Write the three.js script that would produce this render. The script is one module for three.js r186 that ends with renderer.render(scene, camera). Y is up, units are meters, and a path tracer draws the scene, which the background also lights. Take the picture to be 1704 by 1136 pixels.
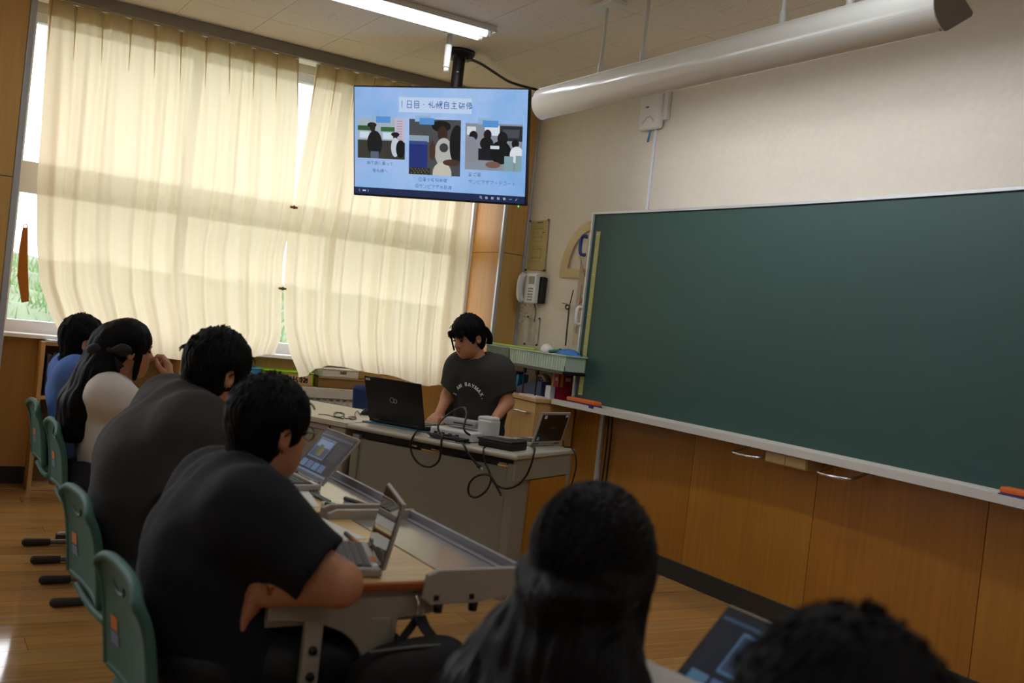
import * as THREE from 'three';
import { RoundedBoxGeometry } from 'three/addons/geometries/RoundedBoxGeometry.js';
import { mergeGeometries } from 'three/addons/utils/BufferGeometryUtils.js';
import { RectAreaLightUniformsLib } from 'three/addons/lights/RectAreaLightUniformsLib.js';
import { ImprovedNoise } from 'three/addons/math/ImprovedNoise.js';
RectAreaLightUniformsLib.init();
const V = (x, y, z) => new THREE.Vector3(x, y, z), D2R = Math.PI / 180;

// ---------- camera, sky, exposure ----------
const scene = new THREE.Scene();
const renderer = new THREE.WebGLRenderer();
renderer.toneMapping = THREE.LinearToneMapping;
renderer.toneMappingExposure = 1.0;
renderer.shadowMap.enabled = true;
const camera = new THREE.PerspectiveCamera(37.26, 1.5, 0.05, 200);
camera.position.set(6.44, 1.34, 3.87);
camera.rotation.order = 'YXZ';
camera.rotation.set(-0.90358 * D2R, 59.18445 * D2R, 6.3955 * D2R);
camera.focus = 5.4; camera.userData.fStop = 3.3;
scene.add(camera);
const SKY = 5.0, TUBE = 7, BOARDLAMP = 26;
scene.background = new THREE.Color().setRGB(0.97, 1.0, 1.06);
scene.backgroundIntensity = SKY;

// ---------- helpers ----------
let seed = 7;
const rnd = () => { seed = (seed * 1664525 + 1013904223) >>> 0; return seed / 4294967296; };
const taken = {};
const numbered = (n) => { const k = taken[n] = (taken[n] ?? -1) + 1; return k ? n + '_' + String(k).padStart(3, '0') : n; };
const std = (c, roughness = 0.7, o = {}) => new THREE.MeshPhysicalMaterial({ color: c, roughness, ...o });
function thing(name, label, category, pos = [0, 0, 0], ry = 0, group) {
  const o = new THREE.Group(); o.name = numbered(name); o.position.set(...pos); o.rotation.y = ry;
  o.userData = { label, category }; if (group) o.userData.group = group;
  scene.add(o); return o;
}
function mk(parent, name, geo, mat, label) {
  if (Array.isArray(geo)) geo = merge(geo);
  const m = new THREE.Mesh(geo, mat); m.name = name; m.castShadow = m.receiveShadow = true;
  if (label) m.userData.label = label;
  parent.add(m); return m;
}
function one(name, label, category, geo, mat, pos = [0, 0, 0], ry = 0, group) {
  const m = mk(scene, numbered(name), geo, mat); m.position.set(...pos); m.rotation.y = ry;
  m.userData = { label, category }; if (group) m.userData.group = group; return m;
}
function structure(name) { const g = new THREE.Group(); g.name = name; g.userData.kind = 'structure'; scene.add(g); return g; }
const merge = (list) => {
  list = list.map((g) => { g = g.index ? g.toNonIndexed() : g; for (const k of Object.keys(g.attributes)) if (!['position', 'normal', 'uv'].includes(k)) g.deleteAttribute(k);
    if (!g.attributes.uv) g.setAttribute('uv', new THREE.BufferAttribute(new Float32Array(g.attributes.position.count * 2), 2)); return g; });
  return list.length > 1 ? mergeGeometries(list) : list[0];
};
// uv in metres from the face direction; along = axis that the grain (u) follows
function uvm(g, along = 'y', s = 1, ox = 0, oy = 0) {
  g = g.index ? g.toNonIndexed() : g; if (!g.attributes.normal) g.computeVertexNormals();
  const p = g.attributes.position, n = g.attributes.normal, uv = new Float32Array(p.count * 2);
  for (let i = 0; i < p.count; i += 3) {
    const nx = Math.abs(n.getX(i) + n.getX(i + 1) + n.getX(i + 2)), ny = Math.abs(n.getY(i) + n.getY(i + 1) + n.getY(i + 2)), nz = Math.abs(n.getZ(i) + n.getZ(i + 1) + n.getZ(i + 2));
    const drop = nx >= ny && nx >= nz ? 'x' : ny >= nz ? 'y' : 'z', ax = ['x', 'y', 'z'].filter((a) => a !== drop);
    const a = ax.includes(along) ? along : ax[0], b = ax.find((q) => q !== a);
    for (let k = i; k < i + 3; k++) { const c = { x: p.getX(k), y: p.getY(k), z: p.getZ(k) }; uv[k * 2] = c[a] * s + ox; uv[k * 2 + 1] = c[b] * s + oy; }
  }
  g.setAttribute('uv', new THREE.BufferAttribute(uv, 2)); return g;
}
const box = (w, h, d, x = 0, y = 0, z = 0, r = 0) => {
  const g = r > 0 ? new RoundedBoxGeometry(w, h, d, 2, Math.min(r, w / 2.01, h / 2.01, d / 2.01)) : new THREE.BoxGeometry(w, h, d);
  return g.translate(x, y, z);
};
const bx = (x0, x1, y0, y1, z0, z1, r = 0) => box(x1 - x0, y1 - y0, z1 - z0, (x0 + x1) / 2, (y0 + y1) / 2, (z0 + z1) / 2, r);
function bar(a, b, r, r2 = r, seg = 10) {
  a = V(...a); b = V(...b); const d = b.clone().sub(a), l = d.length();
  const g = new THREE.CylinderGeometry(r2, r, l, seg); g.translate(0, l / 2, 0);
  g.applyQuaternion(new THREE.Quaternion().setFromUnitVectors(V(0, 1, 0), d.normalize())); return g.translate(a.x, a.y, a.z);
}
const tube = (pts, r, n = 40, seg = 6) => new THREE.TubeGeometry(new THREE.CatmullRomCurve3(pts.map((p) => V(...p)), false, 'centripetal'), n, r, seg);
const lathe = (pts, seg = 20) => new THREE.LatheGeometry(pts.map((p) => new THREE.Vector2(...p)), seg);
function extrude(pts, depth, bevel = 0, seg = 2) {
  const s = new THREE.Shape(pts.map((p) => new THREE.Vector2(...p)));
  return new THREE.ExtrudeGeometry(s, { depth, bevelEnabled: bevel > 0, bevelSize: bevel, bevelThickness: bevel, bevelSegments: seg, curveSegments: 12 });
}
// grid surface from f(u,v) -> [x,y,z]
function grid(f, nu, nv, thick = 0) {
  const P = [], idx = [], uv = [];
  for (let j = 0; j <= nv; j++) for (let i = 0; i <= nu; i++) { P.push(...f(i / nu, j / nv)); uv.push(i / nu, j / nv); }
  for (let j = 0; j < nv; j++) for (let i = 0; i < nu; i++) { const a = j * (nu + 1) + i; idx.push(a, a + 1, a + nu + 2, a, a + nu + 2, a + nu + 1); }
  const g = new THREE.BufferGeometry(); g.setAttribute('position', new THREE.Float32BufferAttribute(P, 3)); g.setAttribute('uv', new THREE.Float32BufferAttribute(uv, 2)); g.setIndex(idx); g.computeVertexNormals();
  return g;
}
// a photo pixel (1704x1136) to the point where its ray meets an axis plane
camera.updateMatrixWorld();
function on(axis, val, px, py) {
  const d = V((px - 852) / 1684.8, -(py - 568) / 1684.8, -1).transformDirection(camera.matrixWorld), c = camera.position;
  return c.clone().addScaledVector(d, (val - c[axis]) / d[axis]);
}

// ---------- textures ----------
const IN = new ImprovedNoise();
function dataTex(n, f, srgb = true, rep = 1) {
  const d = new Uint8Array(n * n * 4);
  for (let y = 0; y < n; y++) for (let x = 0; x < n; x++) { const c = f(x / n, y / n), o = (y * n + x) * 4; for (let k = 0; k < 3; k++) d[o + k] = Math.max(0, Math.min(255, (c.length ? c[k] : c) * 255)); d[o + 3] = 255; }
  const t = new THREE.DataTexture(d, n, n); t.wrapS = t.wrapT = THREE.RepeatWrapping; t.magFilter = THREE.LinearFilter; t.minFilter = THREE.LinearMipmapLinearFilter; t.generateMipmaps = true;
  if (srgb) t.colorSpace = THREE.SRGBColorSpace; t.repeat.set(rep, rep); t.needsUpdate = true; return t;
}
// periodic noise on a torus-like blend
const pn = (u, v, fu, fv, s) => { const a = (x, y) => IN.noise(x * fu + s, y * fv + s * 1.7, s * 3.1); const w = u, q = v;
  return (a(u, v) * (1 - w) + a(u - 1, v) * w) * (1 - q) + (a(u, v - 1) * (1 - w) + a(u - 1, v - 1) * w) * q; };
const mulc = (c, k) => c.map((x) => x * k);
const hex = (h) => [(h >> 16 & 255) / 255, (h >> 8 & 255) / 255, (h & 255) / 255];
const woodTex = (h, amp, s, rep = 1) => dataTex(512, (u, v) => mulc(hex(h), 1 + amp * (pn(u, v, 3, 60, s) * 0.9 + pn(u, v, 6, 150, s + 4) * 0.7 + pn(u, v, 3, 5, s + 9) * 0.7)), true, rep);
const T = {
  panel: woodTex(0xa87428, 0.10, 2), maple: woodTex(0xd6b06a, 0.12, 5), floor: woodTex(0xb48a54, 0.14, 8), cab: woodTex(0xc39d66, 0.07, 11),
  col: woodTex(0xcda25c, 0.07, 14), colr: woodTex(0xb27a28, 0.08, 15),
  fabric: dataTex(256, (u, v) => 0.5 + 0.25 * Math.sin(u * 402) * Math.sin(v * 402) + 0.25 * pn(u, v, 8, 8, 3), false),
  mottle: dataTex(256, (u, v) => 0.97 + 0.012 * pn(u, v, 9, 9, 1) + 0.02 * pn(u, v, 50, 50, 6)),
  ceil: dataTex(256, (u, v) => { const a = pn(u, v, 60, 22, 3) + pn(u, v, 90, 50, 8); return a > 0.5 ? 0.86 : 0.97; }),
  board: dataTex(512, (u, v) => mulc([0.93, 0.97, 0.96], 1 + 0.03 * pn(u, v, 3, 10, 4) + 0.02 * pn(u, v, 14, 30, 9))),
  streak: dataTex(256, (u, v) => 0.5 + 0.5 * pn(u, v, 70, 4, 7) + 0.4 * pn(u, v, 120, 6, 3), false),
  rough: dataTex(256, (u, v) => 0.5 + 0.3 * pn(u, v, 6, 6, 2) + 0.2 * pn(u, v, 30, 30, 5), false),
};
const M = {
  wall: std(0xe0d8c9, 0.9, { map: T.mottle, bumpMap: T.mottle, bumpScale: 0.0002 }), ceil: std(0xeee4d2, 0.95, { map: T.ceil }),
  panel: std(0xffffff, 0.42, { map: T.panel }), panelB: std(0xf6efe6, 0.42, { map: T.panel }), col: std(0xffffff, 0.5, { map: T.col }), colr: std(0xffffff, 0.6, { map: T.colr }),
  gap: std(0x1d150c, 0.9), base: std(0x2b2a28, 0.6), alu: std(0xb9bcbf, 0.35, { metalness: 0.35 }), aluD: std(0x8f9498, 0.4, { metalness: 0.4 }), frame: std(0xdcdde6, 0.45),
  grey: std(0x8f8a80, 0.5), greyD: std(0x5d5a55, 0.5), steel: std(0xc4c4c4, 0.18, { metalness: 0.95 }), white: std(0xe6e5e0, 0.45), paper: std(0xeceae4, 0.9), black: std(0x0d0d0e, 0.45), blackM: std(0x121214, 0.65),
  rubber: std(0x35302c, 0.8), maple: std(0xffffff, 0.38, { map: T.maple }), mapleEdge: std(0x9a4d1c, 0.45), deskGrey: std(0xa59d90, 0.45), cab: std(0xffffff, 0.45, { map: T.cab }),
  chair: std(0x41695f, 0.6, { specularIntensity: 0.5 }), skin: std(0xbf8460, 0.55, { sheen: 0.1 }), hair: std(0x050404, 0.6, { bumpMap: T.streak, bumpScale: 0.0025, specularIntensity: 0.3 }), lapGrey: std(0xa39a92, 0.42), lapBlack: std(0x0b0b0d, 0.35), key: std(0x4c4a48, 0.6),
  glass: new THREE.MeshPhysicalMaterial({ color: 0xffffff, roughness: 0.02, transmission: 1, thickness: 0, ior: 1.45 }),
};
const canvasTex = (w, h, draw) => { const c = document.createElement('canvas'); c.width = w; c.height = h; draw(c.getContext('2d'), w, h); const t = new THREE.CanvasTexture(c); t.colorSpace = THREE.SRGBColorSpace; t.magFilter = THREE.LinearFilter; return t; };
// hand-drawn strokes for the Japanese lettering: pairs of digits are points on a 0..9 grid
const KJ = { 日: '2129 2181 8189 2585 2989', 目: '2129 2181 8189 2484 2686 2989', 札: '1444 3139 3415 3556 61689896', 幌: '1417 144447 3129 6164 6191 9194 6393 6494 7574 5595 7559 85899998', 自: '5132 2229 2282 8289 2484 2686 2989',
  主: '4152 2383 3676 1999 5359', 研: '1242 3216 2628 2646 4648 2848 5393 5696 6359 8389', 修: '3115 2429 4347 6143 6285 8245 8556 8758 9759', 地: '1434 2128 1938 4583 8387 5148 489896 7167', 下: '1292 5259 5577',
  鉄: '3114 3155 2545 1747 3539 1949 6152 6393 5595 7175 7559 7599', に: '2129 5383 5787', 乗: '7132 1393 2585 1797 5259 3337 7377 5719 5799', っ: '2565868849', て: '1383 8353465769', 新: '3132 1252 2324 4344 1454 1656 3449 3617 3657 8162 6269 6494 8489', へ: '154398',
  青: '2181 2383 1595 5155 3639 367679 3777 3878', 少: '5156 3325 7395 7639', 年: '3114 2292 2555 1797 5259 3537', 科: '4122 1444 3239 3416 3556 6273 6576 5797 8189', 学: '2133 5153 8173 1416 149496 3565 655559 1797', 館: '3114 3154 2528 2545 4547 2747 2848 5253 5292 9293 6369 6384 8485 6585 6787 8789 6989',
  サ: '1393 3136 7176 7659', ン: '2233 2968 6893', ピ: '2129 2989 2573 9191 91929282', ア: '1292 9265 5459', ザ: '1383 3136 6166 6639 8172 9182', 水: '515949 1444 4418 8364 5398', 族: '2131 1242 3228 3449 2418 6152 6292 5595 7459 7599',
  昼: '2282 2218 7294 3565 3538 6568 3666 3868 1999', ご: '3373 2638 3878 8182 9192', 飯: '3114 3154 2528 2545 4547 2747 2848 6191 6167 6749 6494 9469 6599', フ: '1292 926649', ー: '1595', ド: '4149 4486 7182 8193', コ: '2282 8288 2888', ト: '4149 4486',
  提: '1444 3139 3928 1635 6165 6191 9195 6393 6595 5797 7579 7898 6849 6899', 出: '5159 2225 2585 8285 1619 1999 9699', 物: '2114 1444 3139 1746 6153 5393 9398 9889 7458 8469', '1': '5159', '・': '4555' };
function jp(g, text, x, y, s, lw, color) {
  g.strokeStyle = color; g.lineWidth = lw; g.lineCap = g.lineJoin = 'round';
  for (const ch of text) {
    if (ch === '①' || ch === '②') { g.beginPath(); g.arc(x + s * 0.5, y + s * 0.5, s * 0.42, 0, 7); g.stroke(); g.beginPath(); if (ch === '①') { g.moveTo(x + s * 0.5, y + s * 0.28); g.lineTo(x + s * 0.5, y + s * 0.72); } else { g.moveTo(x + s * 0.35, y + s * 0.4); g.lineTo(x + s * 0.6, y + s * 0.32); g.lineTo(x + s * 0.36, y + s * 0.7); g.lineTo(x + s * 0.68, y + s * 0.7); } g.stroke(); }
    else for (const st of (KJ[ch] ?? '').split(' ')) { g.beginPath(); for (let i = 0; i + 1 < st.length; i += 2) g[i ? 'lineTo' : 'moveTo'](x + (+st[i] / 10) * s, y + (+st[i + 1] / 10) * s); g.stroke(); }
    x += s * 1.04;
  }
}
// ---------- the setting ----------
const H = 3.0, XW = -0.6, XR = 8.4, ZB = 8.0, SEAM = 1.862;
{ // floor of long boards running towards the front wall
  const f = structure('floor'); mk(f, 'subfloor', bx(XW - 0.2, XR + 0.15, -0.25, -0.016, -0.15, ZB + 0.15), std(0x5a3b20, 0.8));
  const mats = [0xffffff, 0xf2ece2, 0xfff4e0, 0xe9e2d8].map((c) => std(c, 0.16, { map: T.floor, roughnessMap: T.rough, clearcoat: 0.25, clearcoatRoughness: 0.08 })), W = 0.15, cache = {};
  for (let i = 0; i < 60; i++) {
    const x = XW + i * W; let z = -(i * 0.73 % 1.8);
    while (z < ZB) {
      const z0 = Math.max(0, z), z1 = Math.min(ZB, z + 1.8); z += 1.8; if (z1 - z0 < 0.02) continue;
      const l = z1 - z0, key = l.toFixed(2) + (i % 5);
      cache[key] ??= uvm(box(W - 0.0016, 0.016, l - 0.0016, 0, -0.008, 0), 'z', 0.8, (i % 5) * 0.21, (i % 5) * 0.37);
      const b = mk(f, numbered('floorboard'), cache[key], mats[(i * 7 + Math.round(z * 3)) % 4]); b.position.set(x + W / 2, 0, (z0 + z1) / 2);
    }
  }
}
{ // ceiling of boards
  const c = structure('ceiling'); mk(c, 'slab', bx(XW - 0.2, XR + 0.15, H + 0.012, H + 0.3, -0.15, ZB + 0.15), M.gap);
  const g = uvm(box(0.907, 0.012, 0.452, 0, H + 0.006, 0), 'x', 1.6);
  for (let i = 0; i < 10; i++) for (let j = 0; j < 18; j++) { const t = mk(c, numbered('ceiling_board'), g, M.ceil); t.position.set(-0.55 + 0.91 * (i + 0.5), 0, 0.455 * (j + 0.5) - 0.1); }
}
{ // front wall: painted above, timber panels below
  const w = structure('wall_front');
  mk(w, 'painted_wall', uvm(bx(XW - 0.2, XR + 0.15, 0.8, H + 0.3, -0.15, 0), 'x', 0.8), M.wall); mk(w, 'core', bx(XW - 0.2, XR + 0.15, -0.1, 0.8, -0.15, -0.012), M.gap);
  const xs = [0, 0.27, 1.183, 2.093, 2.999, 3.91, 4.82, 5.73, 6.64, 7.55, 8.4];
  for (let i = 0; i + 1 < xs.length; i++) mk(w, numbered('panel'), uvm(bx(xs[i] + 0.002, xs[i + 1] - 0.002, 0.1, 0.86, -0.012, 0.006), 'y', 0.7, i * 0.31, i * 0.17), i % 2 ? M.panel : M.panelB);
  const b = structure('baseboard_front'); mk(b, 'skirting', bx(0, XR, 0, 0.107, 0, 0.014, 0.003), M.base);
}
{ // window side
  const w = structure('wall_window');
  mk(w, 'wall_under_windows', bx(XW - 0.2, XW, -0.1, 0.93, 0, ZB), M.gap); mk(w, 'lintel', bx(XW - 0.2, XW, 2.95, H + 0.3, 0, ZB), M.wall);
  for (const [z0, z1] of [[0, 0.208], [3.4, 4.05], [7.3, ZB]]) mk(w, numbered('column_core'), bx(XW - 0.2, -0.012, 0, H + 0.1, z0 + (z0 ? 0.012 : 0), z1 - 0.012), M.gap);
  // column faces, in two heights
  const face = (x0, x1, y0, y1, z0, z1, m) => mk(w, numbered('column_panel'), uvm(bx(x0, x1, y0, y1, z0, z1), 'y', 0.7, z0, x0), m);
  for (const [y0, y1] of [[0, SEAM - 0.002], [SEAM + 0.002, H]]) {
    face(-0.012, 0, y0, y1, 0.012, 0.19, M.col); face(-0.44, -0.012, y0, y1, 0.196, 0.208, M.colr);
    face(-0.012, 0, y0, y1, 3.43, 4.03, M.col); face(XW, -0.012, y0, y1, 3.4, 3.412, M.col); face(XW, -0.012, y0, y1, 4.038, 4.05, M.col); face(-0.012, 0, y0, y1, 7.31, ZB, M.col);
  }
  for (const [z0, z1] of [[0.21, 1.2], [1.2, 2.2], [2.2, 3.4], [4.05, 5.2], [5.2, 7.3]]) mk(w, numbered('panel'), uvm(bx(XW, XW + 0.012, 0.1, 0.93, z0 + 0.002, z1 - 0.002), 'y', 0.7, z0), M.col);
  mk(w, 'skirting', bx(XW, XW + 0.02, 0, 0.107, 0.21, 3.4), M.base); mk(w, 'skirting_001', bx(XW, XW + 0.02, 0, 0.107, 4.05, 7.3), M.base);
  const tr = structure('trim_1'); mk(tr, 'corner_strip', bx(-0.02, 0.006, 0, H, 0.188, 0.214, 0.004), M.alu); mk(tr, 'corner_strip_001', bx(-0.006, 0.02, 0, H, 0.0, 0.02, 0.004), M.alu);
  const t2 = structure('trim_2'); mk(t2, 'corner_strip', bx(-0.02, 0.008, 0, H, 3.392, 3.428, 0.006), M.alu);
  const t3 = structure('trim_3'); mk(t3, 'casing', bx(-0.5, -0.44, 0.93, H, 0.205, 0.235, 0.004), M.frame);
  const t4 = structure('trim_4'); mk(t4, 'curtain_box_front', bx(-0.1, -0.075, 2.928, H, 0.21, 3.4, 0.004), std(0x8d8678, 0.6)); mk(t4, 'curtain_track', bx(-0.24, -0.2, 2.955, 2.985, 0.22, 3.39), M.alu);
  const sill = structure('trim_5'); mk(sill, 'window_sill', bx(XW - 0.1, -0.44, 0.93, 0.955, 0.21, 3.4, 0.004), M.frame); mk(sill, 'window_sill_001', bx(XW - 0.1, -0.44, 0.93, 0.955, 4.05, 7.3, 0.004), M.frame);
}
function windowBay(name, z0, z1) {
  const w = structure(name), X0 = XW - 0.08, X1 = XW - 0.01, n = 3, y0 = 0.955, y1 = 2.95, b0 = 1.83, b1 = 2.02, zm = (k) => z0 + (z1 - z0) * k / n;
  mk(w, 'transom_beam', bx(X0, X1 + 0.05, b0, b1, z0, z1, 0.004), M.frame); mk(w, 'head', bx(X0, X1, y1 - 0.06, y1, z0, z1), M.frame); mk(w, 'bottom_rail', bx(X0, X1, y0, y0 + 0.075, z0, z1), M.frame);
  for (let k = 0; k <= n; k++) { const z = Math.min(Math.max(zm(k), z0 + 0.03), z1 - 0.03); for (const [a, b] of [[y0 + 0.075, b0], [b1, y1 - 0.06]]) mk(w, numbered('mullion'), bx(X0, X1, a, b, z - 0.03, z + 0.03), M.frame); }
  for (let k = 0; k < n; k++) for (const [a, b] of [[y0 + 0.07, b0 + 0.01], [b1 - 0.01, y1 - 0.05]]) mk(w, numbered('pane'), bx(X0 + 0.03, X0 + 0.034, a, b, zm(k) + 0.01, zm(k + 1) - 0.01), M.glass);
}
windowBay('window_1', 0.21, 3.4); windowBay('window_2', 4.05, 7.3);
{ // the two walls behind the camera
  const r = structure('wall_corridor'); mk(r, 'painted_wall', bx(XR, XR + 0.15, -0.1, H + 0.3, 0, ZB), M.wall);
  const b = structure('wall_back'); mk(b, 'painted_wall', bx(XW - 0.2, XR + 0.15, -0.1, H + 0.3, ZB, ZB + 0.15), M.wall);
}
{ // outside: a grass bank
  const bank = structure('ground_outside');
  const f = (u, v) => { const x = -0.9 - u * 24, z = -14 + v * 34, t = u * 24; return [x, -0.6 + Math.max(0, t - 2.5) * 0.42 * Math.min(1, 6 / (t + 0.1)) + 0.25 * IN.noise(x * 0.8, z * 0.8, 2), z]; };
  const g = grid(f, 90, 110), col = [], p = g.attributes.position;
  for (let i = 0; i < p.count; i++) { const k = 0.75 + 0.5 * IN.noise(p.getX(i) * 2.1, p.getZ(i) * 2.1, 7); col.push(0.15 * k, 0.19 * k, 0.11 * k); }
  g.setAttribute('color', new THREE.Float32BufferAttribute(col, 3)); mk(bank, 'grass_bank', g, new THREE.MeshStandardMaterial({ vertexColors: true, roughness: 1, side: THREE.DoubleSide }));
  const bl = new THREE.ConeGeometry(0.03, 0.5, 3); bl.translate(0, 0.22, 0);
  const im = new THREE.InstancedMesh(bl, std(0x6d8456, 0.9), 7000), m = new THREE.Matrix4(), q = new THREE.Quaternion(), c = new THREE.Color();
  for (let i = 0; i < 7000; i++) { const u = 0.08 + rnd() * 0.55, v = 0.3 + rnd() * 0.4, s = 0.18 + 0.35 * rnd(); q.setFromEuler(new THREE.Euler(rnd() - 0.5, rnd() * 6, rnd() - 0.5)); m.compose(V(...f(u, v)), q, V(s, s, s)); im.setMatrixAt(i, m); im.setColorAt(i, c.setRGB(0.5 + rnd() * 0.5, 0.7 + rnd() * 0.4, 0.5 + rnd() * 0.3)); }
  im.name = 'grass_tufts'; im.userData = { kind: 'stuff', label: 'green grass tufts growing on the bank outside the window', category: 'grass' }; scene.add(im);
}
// ---------- ceiling lamps ----------
const tubeGlow = std(0xffffff, 0.5, { emissive: 0xf4f8ff, emissiveIntensity: 5 });
function ceilingLamp(x, z, label, group) {
  const t = thing('ceiling_lamp', label, 'lamp', [x, H, z], 0, group), L = 1.26;
  mk(t, 'reflector', [bx(-0.11, 0.11, -0.012, 0, -L / 2, L / 2, 0.004), extrude([[-0.11, -0.012], [-0.11, -0.032], [-0.104, -0.032], [-0.06, -0.012]], L).translate(0, 0, -L / 2), extrude([[0.11, -0.012], [0.11, -0.032], [0.104, -0.032], [0.06, -0.012]], L).translate(0, 0, -L / 2)], M.white);
  for (const s of [-1, 1]) { mk(t, 'end_plate', bx(-0.11, 0.11, -0.034, 0, s * L / 2 - 0.004, s * L / 2 + 0.004), M.white); for (const k of [-1, 1]) mk(t, 'tube_holder', bx(k * 0.05 - 0.016, k * 0.05 + 0.016, -0.05, -0.01, s * (L / 2 - 0.02) - 0.012, s * (L / 2 - 0.02) + 0.012, 0.004), M.white); mk(t, 'fluorescent_tube', bar([s * 0.05, -0.036, -L / 2 + 0.03], [s * 0.05, -0.036, L / 2 - 0.03], 0.0165, 0.0165, 14), tubeGlow); }
  const a = new THREE.RectAreaLight(0xf4f8ff, TUBE, 0.2, L - 0.08); a.position.set(0, -0.06, 0); a.rotation.x = -Math.PI / 2; a.castShadow = true; t.add(a);
}
for (const [x, z, l] of [[1.27, 1.81, 'ceiling lamp with two glowing tubes, nearest the television'], [1.27, 4.6, 'twin tube ceiling lamp of the window row, midway along the room'], [4.1, 1.85, 'twin tube ceiling lamp over the teacher side of the middle row'], [4.1, 4.6, 'twin tube ceiling lamp in the middle of the ceiling'], [6.9, 1.85, 'twin tube ceiling lamp near the corridor and blackboard'], [6.9, 4.6, 'twin tube ceiling lamp on the corridor side, midway along the room']]) ceilingLamp(x, z, l, 'ceiling lamps');
{ // blackboard lamp: a long curved reflector hung on rods, its tubes facing the board
  const t = thing('blackboard_lamp', 'long white curved trough lamp hung on rods before the blackboard', 'lamp', [0, 0, 1.0]), x0 = 1.65, x1 = 4.19;
  // outer skin bulges towards the class, open side faces the board
  const sh = []; for (let i = 0; i <= 20; i++) { const a = -0.75 + i / 20 * 1.95; sh.push([-0.045 + 0.105 * Math.cos(a), 2.57 - 0.097 * Math.sin(a)]); }
  const shell = extrude([...sh, ...sh.map(([z, y]) => [z - 0.006, y + 0.001]).reverse()].map(([z, y]) => [-z, y]), x1 - x0).rotateY(Math.PI / 2).translate(x0, 0, 0);
  const lampWhite = std(0xf4f6f1, 0.22, { side: THREE.DoubleSide, clearcoat: 0.4, clearcoatRoughness: 0.1 });
  mk(t, 'reflector', shell, lampWhite);
  mk(t, 'housing', [bx(x0 + 0.01, x1 - 0.01, 2.6, 2.645, -0.05, 0.03, 0.006), extrude([[-0.02, 2.64], [0.05, 2.635], [0.15, 2.578], [0.149, 2.572], [0.05, 2.625], [-0.02, 2.63]], x1 - x0 - 0.02).rotateY(Math.PI / 2).translate(x0 + 0.01, 0, 0)], M.white);
  for (const x of [x0 + 0.004, x1 - 0.004]) mk(t, 'end_cap', extrude([[0.058, 2.6], [0.02, 2.645], [-0.05, 2.645], [-0.155, 2.58], [-0.15, 2.565], [-0.03, 2.485], [0.0, 2.478], [0.05, 2.53]], 0.004).rotateY(-Math.PI / 2).translate(x, 0, 0), std(0x8b8782, 0.6));
  const rods = [2.195, 2.537, 3.436, 3.777];
  for (const x of rods) { mk(t, 'rod', bar([x, 2.64, 0], [x, 2.995, 0], 0.009), std(0xd5d5d0, 0.4)); mk(t, 'rod_sleeve', bar([x, 2.64, 0], [x, 2.70, 0], 0.015), std(0xd5d5d0, 0.4)); mk(t, 'ceiling_plate', bx(x - 0.1, x + 0.1, 2.975, 3.0, -0.05, 0.05, 0.006), M.white); }
  for (const [a, b] of [[x0 + 0.04, 2.9], [2.94, x1 - 0.04]]) { mk(t, 'fluorescent_tube', bar([a, 2.578, -0.02], [b, 2.578, -0.02], 0.0165), tubeGlow); const l = new THREE.RectAreaLight(0xf6f8ff, BOARDLAMP, b - a, 0.07); l.position.set((a + b) / 2, 2.556, -0.02); l.lookAt((a + b) / 2, 1.72, -0.85); l.castShadow = true; t.add(l); }
}
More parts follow.
